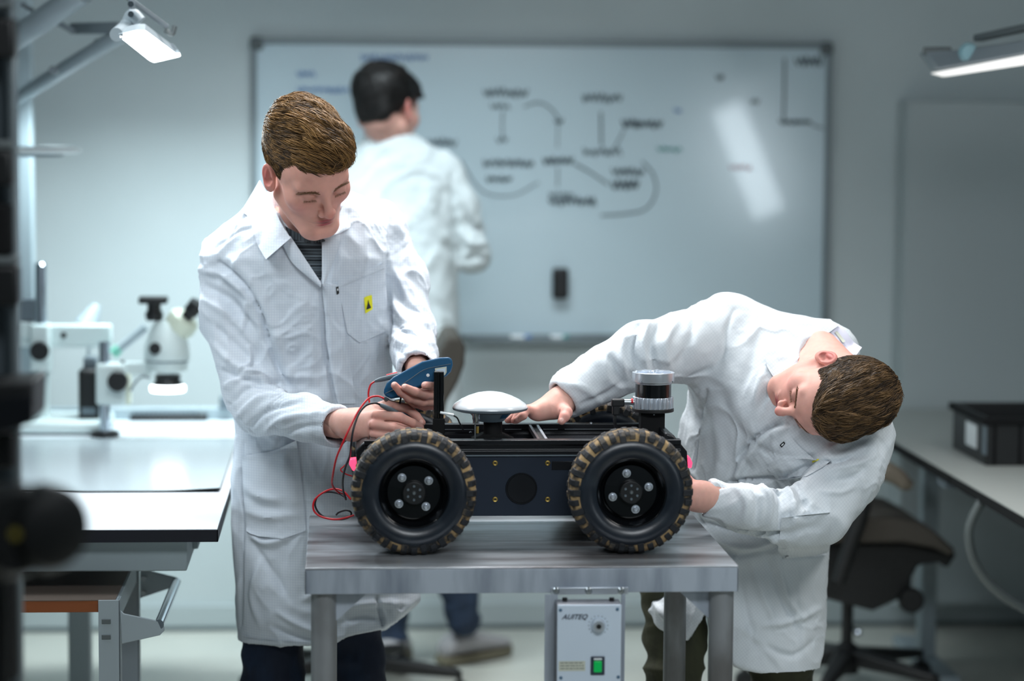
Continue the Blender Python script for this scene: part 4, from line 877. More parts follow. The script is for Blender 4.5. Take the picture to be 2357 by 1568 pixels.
tb_([(808, 1150, 5.08), (790, 1131, 5.09), (768, 1126, 5.10), (744, 1134, 5.10), (724, 1152, 5.10), (722, 1174, 5.10), (738, 1189, 5.10), (770, 1196, 5.10), (796, 1192, 5.10), (815, 1186, 5.10)], 0.0021, 'wire', M['red'], ld1)
tb_([(803, 1062, 5.0), (792, 1073, 5.0), (784, 1082, 5.0), (795, 1091, 5.0), (812, 1097, 5.0)], 0.0014, 'thin_wire', M['red'], ld1)
tb_([(932, 880, dq+.01), (926, 900, dq+.01), (921, 925, dq+.01), (918, 940, dq+.01)], 0.0021, 'wire', M['wire'], ld2)
tb_([(876, 932, 4.95), (862, 928, 4.94), (842, 934, 4.93), (825, 955, 4.92), (813, 990, 4.91), (808, 1025, 4.91), (805, 1050, 4.93), (795, 1075, 4.96), (789, 1105, 5.0), (790, 1130, 5.04), (796, 1150, 5.07)], 0.0022, 'wire', M['wire'], ld2)
tb_([(796, 1146, 5.07), (778, 1136, 5.09), (752, 1133, 5.11), (732, 1142, 5.11), (725, 1162, 5.11), (735, 1182, 5.11), (755, 1193, 5.11), (785, 1196, 5.11), (805, 1190, 5.11), (808, 1180, 5.10), (797, 1175, 5.10), (780, 1180, 5.11), (773, 1186, 5.11)], 0.0020, 'wire', M['wire'], ld2)
b = MB(); b.tube([CW(862, 878, dq), CW(876, 874, dq), CW(900, 868, dq), CW(924, 862, dq)], [0.0026, 0.0052, 0.0056, 0.005], 10, 3); b.build('lead_plug', M['probe'], ld1)
b = MB(); b.tube([CW(890, 866, dq+.015), CW(915, 860, dq+.015)], 0.004, 10, 3); b.build('lead_plug', M['red'], ld1)
b = MB(); b.tube([CW(925, 872, dq+0.01), CW(934, 886, dq+0.01)], 0.0045, 10, 3); b.build('lead_plug', M['wire'], ld2)
pr1 = thing('test_probe', tuple(CW(900, 940, 4.95)), 'grey pen-like test probe with black lead held between the fingers', 'probe')
MB().tube([CW(874, 931, 4.95), CW(880, 934, 4.95), CW(892, 940, 4.955), CW(912, 950, 4.975), CW(940, 972, 5.01), CW(975, 986, 5.02)], [0.0030, 0.0048, 0.0056, 0.0050, 0.003, 0.0012], 14, 5).build('probe_grip', M['probe'], pr1)
pr2 = thing('test_probe', tuple(CW(895, 920, 4.975)), 'dark red-tailed test probe mostly hidden behind the hand', 'probe')
MB().tube([CW(882, 916, 4.972), CW(888, 919, 4.99), CW(896, 926, 5.03), CW(915, 945, 5.05), CW(955, 972, 5.06)], [0.0030, 0.0044, 0.0046, 0.004, 0.0015], 14, 5).build('probe_grip', M['probe'], pr2)

# ============================================================ people: implicit surfaces meshed with surface nets
def rcone(P, a, b, ra, rb):
    a = np.asarray(a, np.float32); b = np.asarray(b, np.float32); ab = b-a; L2 = float(ab@ab)+1e-12
    q = P-a; t = np.clip(q@ab/L2, 0, 1); d = q-t[:, None]*ab
    return np.sqrt((d*d).sum(1))-(ra+(rb-ra)*t)
def sph(P, c, r): d = P-np.asarray(c, np.float32); return np.sqrt((d*d).sum(1))-r
def ell(P, c, r, R=None):
    d = P-np.asarray(c, np.float32)
    if R is not None: d = d@np.asarray(R, np.float32)      # columns of R = local axes
    r = np.asarray(r, np.float32); a = d/r; k0 = np.sqrt((a*a).sum(1)); b = a/r; k1 = np.sqrt((b*b).sum(1))+1e-9
    return k0*(k0-1)/k1
def smin(a, b, k): h = np.maximum(k-np.abs(a-b), 0)/k; return np.minimum(a, b)-h*h*k*0.25
def smax(a, b, k): return -smin(-a, -b, k)
def chain(P, pts, radii, k=0.004):
    d = None
    for i in range(len(pts)-1):
        e = rcone(P, pts[i], pts[i+1], radii[i], radii[i+1]); d = e if d is None else smin(d, e, k)
    return d
def poly2(px, py, poly):
    """signed distance in pixels to a polygon in picture coordinates (negative inside)"""
    p = np.array(poly, np.float32); n = len(p); d = np.full(len(px), 1e9, np.float32); ins = np.zeros(len(px), bool)
    for i in range(n):
        a = p[i]; b = p[(i+1) % n]; e = b-a; wx = px-a[0]; wy = py-a[1]
        t = np.clip((wx*e[0]+wy*e[1])/(e@e), 0, 1); d = np.minimum(d, (wx-e[0]*t)**2+(wy-e[1]*t)**2)
        c = ((a[1] > py) != (b[1] > py)) & (px < (b[0]-a[0])*(py-a[1])/(b[1]-a[1]+1e-9)+a[0]); ins ^= c
    d = np.sqrt(d); return np.where(ins, -d, d)
def topx(P): return CX+FPX*P[:, 0]/-P[:, 2], CY-FPX*P[:, 1]/-P[:, 2]

def surf(fn, lo, hi, h):
    lo = np.array(lo, np.float32); hi = np.array(hi, np.float32)
    nc = np.ceil((hi-lo)/(4*h)).astype(int)+1
    ax = [lo[i]+4*h*np.arange(nc[i], dtype=np.float32) for i in range(3)]
    G = np.stack(np.meshgrid(*ax, indexing='ij'), -1).reshape(-1, 3)
    Fc = fn(G).reshape(nc)
    n = (nc-1)*4+1
    F = np.repeat(np.repeat(np.repeat(Fc, 4, 0), 4, 1), 4, 2)[:n[0]+0, :n[1], :n[2]]
    F = np.roll(np.roll(np.roll(np.repeat(np.repeat(np.repeat(Fc, 4, 0), 4, 1), 4, 2), -0, 0), 0, 1), 0, 2)
    # cell-centred lookup so that each fine sample takes its nearest coarse sample
    ix = [np.minimum((np.arange(n[i])+2)//4, nc[i]-1) for i in range(3)]
    F = Fc[np.ix_(*ix)].copy()
    m = np.abs(F) < 4*h*1.25
    I = np.argwhere(m)
    F[m] = fn((lo+I.astype(np.float32)*h).astype(np.float32))
    # surface nets
    Sg = F < 0
    c = np.zeros(tuple(n-1), np.uint8)
    for dx in (0, 1):
        for dy in (0, 1):
            for dz in (0, 1): c += Sg[dx:n[0]-1+dx, dy:n[1]-1+dy, dz:n[2]-1+dz]
    act = (c > 0) & (c < 8); A = np.argwhere(act); idx = -np.ones(act.shape, np.int32); idx[act] = np.arange(len(A))
    acc = np.zeros((len(A), 3)); cnt = np.zeros(len(A))
    for axn in range(3):
        o1, o2 = [k for k in range(3) if k != axn]
        for a in (0, 1):
            for b in (0, 1):
                s0 = A.copy(); s0[:, o1] += a; s0[:, o2] += b; s1 = s0.copy(); s1[:, axn] += 1
                f0 = F[tuple(s0.T)]; f1 = F[tuple(s1.T)]; mk = (f0 < 0) != (f1 < 0)
                t = np.where(mk, f0/(f0-f1+1e-20), 0); p = (s0-A).astype(float); p[:, axn] += t
                acc[mk] += p[mk]; cnt[mk] += 1
    V = lo+h*(A+acc/np.maximum(cnt, 1)[:, None])
    Q = []
    for axn in range(3):
        o1, o2 = (axn+1) % 3, (axn+2) % 3
        sl0 = [slice(None)]*3; sl1 = [slice(None)]*3; sl0[axn] = slice(0, n[axn]-1); sl1[axn] = slice(1, n[axn])
        ch = Sg[tuple(sl0)] != Sg[tuple(sl1)]
        E = np.argwhere(ch); ok = (E[:, o1] > 0) & (E[:, o2] > 0) & (E[:, o1] < n[o1]-1) & (E[:, o2] < n[o2]-1); E = E[ok]
        d1 = np.zeros(3, int); d1[o1] = 1; d2 = np.zeros(3, int); d2[o2] = 1
        q = np.stack([idx[tuple((E-d1-d2).T)], idx[tuple((E-d2).T)], idx[tuple(E.T)], idx[tuple((E-d1).T)]], 1)
        fl = Sg[tuple(E.T)]; q[~fl] = q[~fl][:, ::-1]; Q.append(q)
    Q = np.vstack(Q); Q = Q[(Q >= 0).all(1)]
    return V, Q
def vnormals(V, Q):
    n = np.cross(V[Q[:, 2]]-V[Q[:, 0]], V[Q[:, 3]]-V[Q[:, 1]]); N_ = np.zeros_like(V)
    for k in range(4): np.add.at(N_, Q[:, k], n)
    return N_/(np.linalg.norm(N_, axis=1)[:, None]+1e-12)
def relax(V, Q, it=1, lam=0.5):
    E = np.vstack([Q[:, [0, 1]], Q[:, [1, 2]], Q[:, [2, 3]], Q[:, [3, 0]]])
    for _ in range(it):
        s = np.zeros_like(V); c = np.zeros(len(V))
        np.add.at(s, E[:, 0], V[E[:, 1]]); np.add.at(s, E[:, 1], V[E[:, 0]]); np.add.at(c, E[:, 0], 1); np.add.at(c, E[:, 1], 1)
        V = V+lam*(s/c[:, None]-V)
    return V
_T = NR.random((64, 64, 64)).astype(np.float32)
def vnoise(P):
    P = np.asarray(P, np.float64); i = np.floor(P).astype(int); f = P-i; f = f*f*(3-2*f); r = 0
    for a in (0, 1):
        for b in (0, 1):
            for c in (0, 1):
                w = (f[:, 0] if a else 1-f[:, 0])*(f[:, 1] if b else 1-f[:, 1])*(f[:, 2] if c else 1-f[:, 2])
                r = r+w*_T[(i[:, 0]+a) % 64, (i[:, 1]+b) % 64, (i[:, 2]+c) % 64]
    return r*2-1
def fbm(P, o=3): return sum(vnoise(P*2**k+k*17.3)*0.5**k for k in range(o))
def ridge(P): return 1-np.abs(fbm(P, 2))*2.2
def strokes(V, Nn, items):
    """model folds: each item = (pixel polyline, width px, height m); moves the camera-facing skin of the garment along its normal"""
    px, py = topx(V); fac = np.clip(-(Nn*V).sum(1)/np.linalg.norm(V, axis=1)*3, 0, 1); D = np.zeros(len(V))
    for pl, w, amp in items:
        p = spline([(x, y, 0) for x, y in pl], 5)[:, :2] if len(pl) > 2 else np.array(pl, float)
        x0_, y0_ = p.min(0)-3*w; x1_, y1_ = p.max(0)+3*w
        m = np.where((px > x0_) & (px < x1_) & (py > y0_) & (py < y1_) & (fac > 0))[0]
        if not len(m): continue
        best = np.full(len(m), 1e9); tt = np.zeros(len(m)); n = len(p)-1
        for i in range(n):
            a = p[i]; e = p[i+1]-a; wx = px[m]-a[0]; wy = py[m]-a[1]; t = np.clip((wx*e[0]+wy*e[1])/(e@e+1e-9), 0, 1)
            d = (wx-e[0]*t)**2+(wy-e[1]*t)**2; u = d < best; best[u] = d[u]; tt[u] = (i+t[u])/n
        D[m] += amp*1.45*np.exp(-best/(w*w*0.72))*np.sqrt(np.clip(np.sin(np.pi*np.clip(tt*0.9+0.05, 0, 1)), 0, 1))*fac[m]
    return V+Nn*D[:, None]
def cmesh(name, V, Q, m, parent=None, loc=None, tint=None):
    """mesh from camera-space vertices"""
    o = mesh_obj(name, c2w(V), Q.tolist(), m, parent, smooth=180, recalc=False, loc=loc)
    if tint is not None:
        a = o.data.color_attributes.new('tint', 'FLOAT_COLOR', 'POINT'); a.data.foreach_set('color', np.c_[tint, np.ones(len(tint))].astype(np.float32).ravel())
    return o
def join(parts):
    Vs = []; Qs = []; Ts = []; o = 0
    for V, Q, T_ in parts: Vs.append(V); Qs.append(Q+o); Ts.append(T_); o += len(V)
    return np.vstack(Vs), np.vstack(Qs), np.vstack(Ts)

SKIN = np.array([lin(214), lin(166), lin(152)]); RED = np.array([lin(190), lin(92), lin(90)]); LIP = np.array([lin(168), lin(84), lin(90)]); PINK = np.array([lin(214), lin(140), lin(132)])
def mixc(T_, c, w): w = np.clip(w, 0, 1)[:, None]; return T_*(1-w)+c*w

# ---- heads. local frame: x = person's right, y = forward, z = up
def head_fn(P, neck, look_down=True, jaw=1.0):
    d = ell(P, (0, -0.014, 0.042), (0.074, 0.094, 0.080))
    d = smin(d, ell(P, (0, 0.040, 0.030), (0.058, 0.050, 0.050)), 0.03)
    d = smin(d, ell(P, (0, 0.030, -0.030), (0.056, 0.056, 0.066)), 0.03)
    for s in (-1, 1):
        d = smin(d, rcone(P, (s*0.052, -0.004, -0.050), (s*0.024, 0.064, -0.092), 0.016, 0.017), 0.026)
        d = smin(d, sph(P, (s*0.043, 0.054, -0.018), 0.022), 0.022)
    d = smin(d, rcone(P, (-0.010, 0.073, -0.094), (0.010, 0.073, -0.094), 0.018, 0.018), 0.022)
    d = smin(d, ell(P, (0, 0.062, -0.060), (0.028, 0.028, 0.026)), 0.022)
    # brow ridge, sockets, lids
    for s in (-1, 1):
        d = smin(d, rcone(P, (s*0.012, 0.086, 0.018), (s*0.044, 0.070, 0.022), 0.009, 0.009), 0.014)
        d = smax(d, -ell(P, (s*0.031, 0.104, 0.000), (0.020, 0.022, 0.0125)), 0.014)
        d = smin(d, ell(P, (s*0.0315, 0.0755, 0.0005), (0.0150, 0.0130, 0.0115)), 0.004)
        d = smax(d, -rcone(P, (s*0.0205, 0.0895, -0.0048), (s*0.043, 0.0835, -0.0042), 0.0009, 0.0009), 0.0025)
    # nose
    d = smin(d, rcone(P, (0, 0.084, 0.012), (0, 0.108, -0.026), 0.0065, 0.0088), 0.013)
    d = smin(d, sph(P, (0, 0.109, -0.030), 0.0092), 0.006)
    for s in (-1, 1):
        d = smin(d, ell(P, (s*0.0115, 0.0975, -0.034), (0.0068, 0.0095, 0.0066)), 0.005)
        d = smax(d, -ell(P, (s*0.0062, 0.103, -0.0415), (0.0030, 0.0045, 0.0040)), 0.003)
        d = smax(d, -rcone(P, (s*0.018, 0.094, -0.033), (s*0.027, 0.086, -0.052), 0.0006, 0.0006), 0.005)
    # philtrum dip, lips
    d = smin(d, ell(P, (0, 0.083, -0.0565), (0.0235, 0.0125, 0.0060)), 0.006)
    d = smin(d, ell(P, (0, 0.081, -0.0665), (0.0190, 0.0130, 0.0062)), 0.006)
    d = smax(d, -rcone(P, (-0.024, 0.089, -0.0615), (0, 0.0965, -0.0608), 0.0007, 0.0009), 0.0028)
    d = smax(d, -rcone(P, (0.024, 0.089, -0.0615), (0, 0.0965, -0.0608), 0.0007, 0.0009), 0.0028)
    d = smax(d, -ell(P, (0, 0.097, -0.0775), (0.016, 0.010, 0.0050)), 0.009)
    # ears
    for s in (-1, 1):
        a = math.radians(24)*s
        Rr = np.array([[math.cos(a), -math.sin(a), 0], [math.sin(a), math.cos(a), 0], [0, 0, 1]]) @ rotm('X', 10)
        c = np.array([s*0.0755, -0.014, -0.006])
        e = ell(P, c, (0.0080, 0.0165, 0.0285), Rr)
        e = smin(e, ell(P, c+[0, 0.004, -0.020], (0.007, 0.011, 0.014), Rr), 0.008)
        e = smax(e, -ell(P, c+Rr@np.array([s*0.0065, 0.0015, 0.004]), (0.0060, 0.0105, 0.0210), Rr), 0.003)
        e = smin(e, ell(P, c+Rr@np.array([s*0.001, -0.0035, 0.006]), (0.0050, 0.0045, 0.0145), Rr@rotm('X', -14)), 0.003)
        e = smax(e, -sph(P, c+Rr@np.array([s*0.004, 0.006, -0.004]), 0.0052), 0.003)
        d = smin(d, e, 0.006)
    for (a, b, ra, rb) in neck: d = smin(d, rcone(P, a, b, ra, rb), 0.028)
    return d
def head_tint(L, T0=SKIN):
    T_ = np.tile(T0, (len(L), 1)); g = lambda c, s: np.exp(-(((L-np.array(c))/np.array(s))**2).sum(1))
    for s in (-1, 1):
        T_ = mixc(T_, PINK, 0.55*g((s*0.046, 0.066, -0.03), (0.02, 0.03, 0.022)))
        T_ = mixc(T_, RED, 0.75*g((s*0.083, -0.016, -0.002), (0.014, 0.024, 0.036)))
        T_ = mixc(T_, np.array([lin(150), lin(108), lin(98)]), 0.45*g((s*0.031, 0.086, 0.0005), (0.015, 0.012, 0.0075)))
    T_ = mixc(T_, RED, 0.5*g((0, 0.112, -0.030), (0.012, 0.012, 0.011)))
    lip = np.maximum(g((0, 0.095, -0.0570), (0.0190, 0.02, 0.0042)), g((0, 0.095, -0.0660), (0.0165, 0.02, 0.0052)))
    T_ = mixc(T_, LIP, np.clip(lip*1.7-0.25, 0, 0.95))
    T_ = mixc(T_, np.array([lin(70), lin(30), lin(34)]), 0.8*g((0, 0.094, -0.0612), (0.021, 0.02, 0.0011)))
    n = fbm(L*90, 2)*0.05; return np.clip(T_*(1+n[:, None]), 0, 1)
class Frame:
    def __init__(s, px, py, d, right, fwd, sc=1.1):
        s.o = C(px, py, d); f = np.array(fwd, float); f /= np.linalg.norm(f); r = np.array(right, float); r -= f*(r@f); r /= np.linalg.norm(r)
        s.R = np.array([r, f, np.cross(r, f)]).T; s.s = sc
    def loc(s, P): return ((P-s.o.astype(np.float32)) @ s.R.astype(np.float32))/s.s
    def cam(s, L): return s.o+(np.asarray(L, float)*s.s) @ s.R.T
HZ = [(-0.14, -0.060), (-0.06, -0.058), (-0.036, -0.045), (-0.030, -0.012), (-0.024, 0.018), (-0.008, 0.026), (0.006, 0.020), (0.012, 0.000), (0.018, -0.014), (0.026, -0.012), (0.034, 0.010), (0.046, 0.032), (0.060, 0.050), (0.10, 0.056)]
def hair_cap(L, quiff, hz=HZ):
    d = ell(L, (0, -0.018, 0.046), (0.0795, 0.100, 0.088))
    for c, r in [q_[:2] for q_ in quiff]: d = smin(d, ell(L, c, r), 0.02)
    zm = np.interp(L[:, 1], [a for a, b in HZ], [b for a, b in HZ])+(quiff[0][2] if len(quiff[0]) > 2 else 0.0)*np.clip((L[:, 1]-(0.03 if quiff[0][2:3] != (-0.026,) else 0.018))/0.02, 0, 1)
    d = smax(d, (zm-L[:, 2])*0.75, 0.006)
    return smax(d, -ell(L, (0, -0.010, 0.036), (0.070, 0.088, 0.076)), 0.003)
def make_hair(fr, quiff, n, root, m, c_lo, c_hi, flow, top_len, name='hair', seed=3, side_len=0.010, rad=0.00055):
    rg_ = np.random.default_rng(seed)
    fn = lambda P: hair_cap(fr.loc(P), quiff)*fr.s
    r = 0.125*fr.s; cen = fr.cam((0, -0.01, 0.04))
    V, Q = surf(fn, cen-r*1.05, cen+r*1.05, 0.003)
    Nn = vnormals(V, Q); L = fr.loc(V.astype(np.float32))
    out = hair_cap(L*1.0, quiff)
    # choose roots on the outer skin
    cenl = np.array([0, -0.015, 0.03]); outer = ((L-cenl)*((Nn@fr.R))).sum(1) > 0.02*0
    V = V+Nn*(fbm(np.c_[L[:, 0]*60, L[:, 1]*60, L[:, 2]*60], 2)*0.0012)[:, None]
    cand = np.where(outer)[0]; ids = rg_.choice(cand, n); p = L[ids]+rg_.normal(0, 0.0010, (n, 3)); nl = (Nn@fr.R)[ids]
    zt = np.clip((p[:, 2]-0.055)/0.035, 0, 1); front = np.clip((p[:, 1]-0.03)/0.04, 0, 1)*np.clip((p[:, 2]-0.05)/0.02, 0, 1)
    ln = (side_len+(top_len-side_len)*np.maximum(zt, front))*rg_.uniform(0.7, 1.25, n)
    K = 6; pts = [p]; q = p-nl*0.0015
    clump = fbm(p*70+seed, 3)*1.3; pts[0] = q.copy()
    for k in range(1, K):
        fl = flow(q, clump); fl = fl-nl*((fl*nl).sum(1))[:, None]; fl /= np.linalg.norm(fl, axis=1)[:, None]+1e-9
        lift = (0.34-0.11*k)*np.maximum(zt, 0.35)+0.16*clump*zt
        st = fl+nl*lift[:, None]+rg_.normal(0, 0.10, (n, 3)); st /= np.linalg.norm(st, axis=1)[:, None]
        q = q+st*(ln/(K-1))[:, None]
        dd = hair_cap(q.astype(np.float32), quiff); e = 1e-3
        g = np.stack([hair_cap((q+np.eye(3)[j]*e).astype(np.float32), quiff)-dd for j in range(3)], 1)/e; g /= np.linalg.norm(g, axis=1)[:, None]+1e-6
        q = q+g*np.clip(0.0004-dd, 0, 0.004)[:, None]-g*(np.clip(dd-0.008, 0, 0.02)*0.25)[:, None]; nl2 = g; nl = np.where((dd < 0.01)[:, None], nl2, nl); pts.append(q.copy())
    pts = np.array(pts)                                   # K,n,3
    Tn = np.gradient(pts, axis=0); Tn /= np.linalg.norm(Tn, axis=2)[..., None]+1e-9
    u = np.cross(Tn, nl[None]+rg_.normal(0, .3, (1, n, 3))); u /= np.linalg.norm(u, axis=2)[..., None]+1e-9; w = np.cross(Tn, u)
    rr = rad*np.array([1.0, 1.15, 1.1, 0.95, 0.65, 0.15])[:, None, None]*rg_.uniform(0.7, 1.5, (1, n, 1))
    ring = [pts+rr*(u*math.cos(a)*1.6+w*math.sin(a)*0.8) for a in (0, 2.094, 4.189)]
    SV = np.stack(ring, 2)                                # K,n,3,3
    SVf = fr.cam(SV.transpose(1, 0, 2, 3).reshape(-1, 3)); Qs = []
    b = np.arange(n)[:, None]*(K*3)
    for k in range(K-1):
        for j in range(3): Qs.append(np.c_[b+k*3+j, b+k*3+(j+1) % 3, b+(k+1)*3+(j+1) % 3, b+(k+1)*3+j])
    Qs = np.vstack(Qs)
    lo_, hi_ = np.array(c_lo), np.array(c_hi)
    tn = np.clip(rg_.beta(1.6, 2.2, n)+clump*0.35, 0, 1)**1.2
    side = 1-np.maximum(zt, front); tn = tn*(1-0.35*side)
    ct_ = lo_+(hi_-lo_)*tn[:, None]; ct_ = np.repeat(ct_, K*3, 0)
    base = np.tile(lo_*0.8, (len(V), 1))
    return_parts = join([(V, Q, base), (SVf, Qs, ct_)])
    return cmesh(name, return_parts[0], return_parts[1], m, root, tint=return_parts[2])
def brows_lashes(fr, root, m_b, col, dark, seed=5):
    rg_ = np.random.default_rng(seed); Vb = MB(); fnl = lambda q: head_fn(np.asarray(q, np.float32).reshape(-1, 3), [])
    def settle(p):                               # rest a point on the face
        p = np.array(p, float)
        for _ in range(4):
            d0 = fnl(p)[0]; e = 1e-3; g = np.array([fnl(p+np.eye(3)[j]*e)[0]-d0 for j in range(3)])/e; p = p-g/np.linalg.norm(g)*d0
        return p, g/np.linalg.norm(g)
    for s in (-1, 1):
        Vb = MB()
        for i in range(90):
            t = rg_.uniform(0, 1)**0.9; x = s*(0.012+0.036*t); z = 0.0165+0.0050*math.sin(t*2.3)-0.006*t*t+rg_.uniform(-.0030, .0030)*(1-t*.6)
            p, g = settle((x, 0.092-0.02*t, z)); dr = np.array([s*1.0, -0.25, 0.25-0.7*t]); dr /= np.linalg.norm(dr)
            a = fr.cam(p-g*0.0003); b_ = fr.cam(p+dr*0.0035+g*0.0009); c_ = fr.cam(p+dr*0.0068+g*0.0004); Vb.tube([a, b_, c_], [0.00058, 0.00052, 0.0002], 4, 2)
        mesh_obj('eyebrow', c2w(np.array(Vb.v)), Vb.f, m_b, root, smooth=60); Vb = MB()
        for i in range(24):
            t = i/23; x = s*(0.0205+0.0225*t); y = 0.0888-0.0055*t; z = -0.0044+0.0005*math.sin(t*3.1)+rg_.uniform(-.0004, .0004)
            d2 = np.array([s*(0.7*(t-0.4)+rg_.uniform(-.15, .15)), 0.6, -0.75]); d2 /= np.linalg.norm(d2)
            Vb.tube([fr.cam((x, y-0.001, z)), fr.cam(np.array([x, y, z])+d2*0.0028), fr.cam(np.array([x, y, z])+d2*0.0050+np.array([0, 0, 0.0010]))], [0.00036, 0.0003, 0.0001], 4, 2)
        mesh_obj('eyelashes', c2w(np.array(Vb.v)), Vb.f, m_b, root, smooth=60)

# ---- hands: joints given as picture point + distance, radii in millimetres
def hand_piece(fingers, palm, wrist, h=0.0016, webk=0.006, nails=(), creases=()):
    fg = [([C(*p[:3]) for p in f], [p[3]*0.001 for p in f]) for f in fingers]
    pm = [(C(*a[:3]), C(*b[:3]), a[3]*0.001, b[3]*0.001) for a, b in palm]
    wr = [([C(*p[:3]) for p in wrist], [p[3]*0.001 for p in wrist])]
    allp = np.vstack([np.array(f[0]) for f in fg]+[np.array([a, b]) for a, b, _, _ in pm]+[np.array(w_[0]) for w_ in wr])
    def fn(P):
        d = None
        for a, b, ra, rb in pm: e = rcone(P, a, b, ra, rb); d = e if d is None else smin(d, e, 0.016)
        for pts, r in wr: d = smin(d, chain(P, pts, r, 0.01), 0.022)
        for pts, r in fg: d = smin(d, chain(P, pts, r, 0.003), webk)
        for pa, pb in creases: d = smax(d, -rcone(P, C(*pa), C(*pb), 0.0008, 0.0008), 0.004)
        return d
    V, Q = surf(fn, allp.min(0)-0.045, allp.max(0)+0.045, h)
    V = relax(V, Q, 1, 0.4)
    T_ = np.tile(SKIN*0.97, (len(V), 1))
    for pts, r in fg:
        for j, p in enumerate(pts):
            T_ = mixc(T_, PINK if j < len(pts)-1 else RED, (0.45 if j < len(pts)-1 else 0.28)*np.exp(-((V-p)**2).sum(1)/(r[j]*1.3)**2))
    for p, r in nails:
        c = C(*p); T_ = mixc(T_, np.array([lin(232), lin(190), lin(180)]), 0.9*(np.sqrt(((V-c)**2).sum(1)) < r*0.001))
    T_ = T_*(1+0.05*fbm(V*140, 2))[:, None]
    return V, Q, T_
def piece(fn, lo, hi, h, tint=SKIN):
    V, Q = surf(fn, lo, hi, h); return V, Q, np.tile(tint, (len(V), 1))

def coat_mesh(fn, lo, hi, h, seed, fold_items, rough=0.0022, big=0.005):
    V, Q = surf(fn, lo, hi, h); V = relax(V, Q, 2, 0.5); Nn = vnormals(V, Q)
    w = fbm(V*3.1+seed, 2)
    q = V*np.array([9.0, 5.0, 9.0])+w[:, None]*1.6
    r2 = V*np.array([24.0, 15.0, 24.0])+fbm(V*7+seed, 2)[:, None]*2.2
    msk = np.clip(0.55+fbm(V*5+2*seed, 2), 0, 1)
    D = big*(np.clip(ridge(q+seed), 0, 1)**2-0.3)+rough*fbm(V*26+seed, 2)+0.0028*msk*(np.clip(ridge(r2), 0, 1)**2-0.25)
    V = V+Nn*D[:, None]; Nn = vnormals(V, Q)
    V = strokes(V, Nn, fold_items); return V, Q
class Drape:
    """lays cloth pieces on a finished garment"""
    def __init__(s, V, Q): s.b = BVHTree.FromPolygons([tuple(v) for v in V], [tuple(map(int, q)) for q in Q])
    def hit(s, px, py):
        d = Vector(((px-CX)/FPX, (CY-py)/FPX, -1.0)); r = s.b.ray_cast(Vector((0, 0, 0)), d)
        return None if r[0] is None else -r[0][2]
    def patch(s, poly, off=0.002, step=4.0, th=0.0012, inset=True):
        """polygon in picture coordinates -> grid patch resting 'off' metres above the cloth, with thickness"""
        p = np.array(poly, float); x0_, y0_ = p.min(0); x1_, y1_ = p.max(0)
        nx_ = max(2, int((x1_-x0_)/step)+1); ny_ = max(2, int((y1_-y0_)/step)+1)
        # quadrilateral-ish mapping: for each row, span between polygon edges
        rows = []
        ys = np.linspace(y0_+0.3, y1_-0.3, ny_)
        for y in ys:
            xs = []
            for i in range(len(p)):
                a, b = p[i], p[(i+1) % len(p)]
                if (a[1] > y) != (b[1] > y): xs.append(a[0]+(b[0]-a[0])*(y-a[1])/(b[1]-a[1]))
            xs = sorted(xs); rows.append((xs[0], xs[-1]))
        return s.grid([[(a+(b-a)*t, y) for t in np.linspace(0, 1, nx_)] for (a, b), y in zip(rows, ys)], off, th)
    def grid(s, G, off, th, dep=None, taper=False):
        off0 = off
        ny_, nx_ = len(G), len(G[0]); D = np.zeros((ny_, nx_)); last = None
        for j in range(ny_):
            for i in range(nx_):
                off = off0*(1-1.35*i/(nx_-1)) if taper else off0
                h_ = s.hit(*G[j][i][:2]); D[j, i] = np.nan if h_ is None else h_
                if dep is not None:
                    e = dep[j][i]; D[j, i] = e if (h_ is None or h_ > e+0.05) else min(e, h_-off) if e < h_ else h_-off
                    if h_ is not None and h_ <= e+0.05: D[j, i] = min(e, h_-off)
        if dep is None:
            if np.isnan(D).all(): D[:] = 5.3
            D = np.where(np.isnan(D), np.nanmedian(D), D)-off
            for _ in range(2):
                E = np.pad(D, 1, mode='edge'); D = np.minimum(D, (E[:-2, 1:-1]+E[2:, 1:-1]+E[1:-1, :-2]+E[1:-1, 2:])/4)
        V = np.array([C(G[j][i][0], G[j][i][1], D[j, i]) for j in range(ny_) for i in range(nx_)])
        Qf = np.array([(j*nx_+i, (j+1)*nx_+i, (j+1)*nx_+i+1, j*nx_+i+1) for j in range(ny_-1) for i in range(nx_-1)])
        Vb = V*(1+th/5.2); n = len(V)
        rim = [j*nx_ for j in range(ny_)]+[(ny_-1)*nx_+i for i in range(1, nx_)]+[j*nx_+nx_-1 for j in range(ny_-2, -1, -1)]+[i for i in range(nx_-2, 0, -1)]
        sd = np.array([(rim[k], rim[k]+n, rim[(k+1) % len(rim)]+n, rim[(k+1) % len(rim)]) for k in range(len(rim))])
        return np.vstack([V, Vb]), np.vstack([Qf, Qf[:, ::-1]+n, sd])
    def strip(s, A, B, off=0.003, th=0.0016, n=26, m=8, bulge=0.0, taper=False):
        """cloth flap lofted between two (px,py,depth) polylines"""
        def rs(L_, n_):
            sp_ = spline([p for p in L_], 8); t = np.linspace(0, len(sp_)-1, n_); i = np.minimum(t.astype(int), len(sp_)-2); return sp_[i]+(sp_[i+1]-sp_[i])*(t-i)[:, None]
        a, b = rs(A, n), rs(B, n); G = []; D = []
        for i in range(n):
            row = [a[i]+(b[i]-a[i])*t for t in np.linspace(0, 1, m)]
            G.append([(r[0], r[1]) for r in row]); D.append([r[2]-bulge*math.sin(math.pi*t) for r, t in zip(row, np.linspace(0, 1, m))])
        return s.grid(G, off, th, D, taper)
def cpiece(name, VQ, m, parent, smooth=50):
    o = mesh_obj(name, c2w(VQ[0]), [tuple(map(int, q)) for q in VQ[1]], m, parent, smooth=smooth); return o
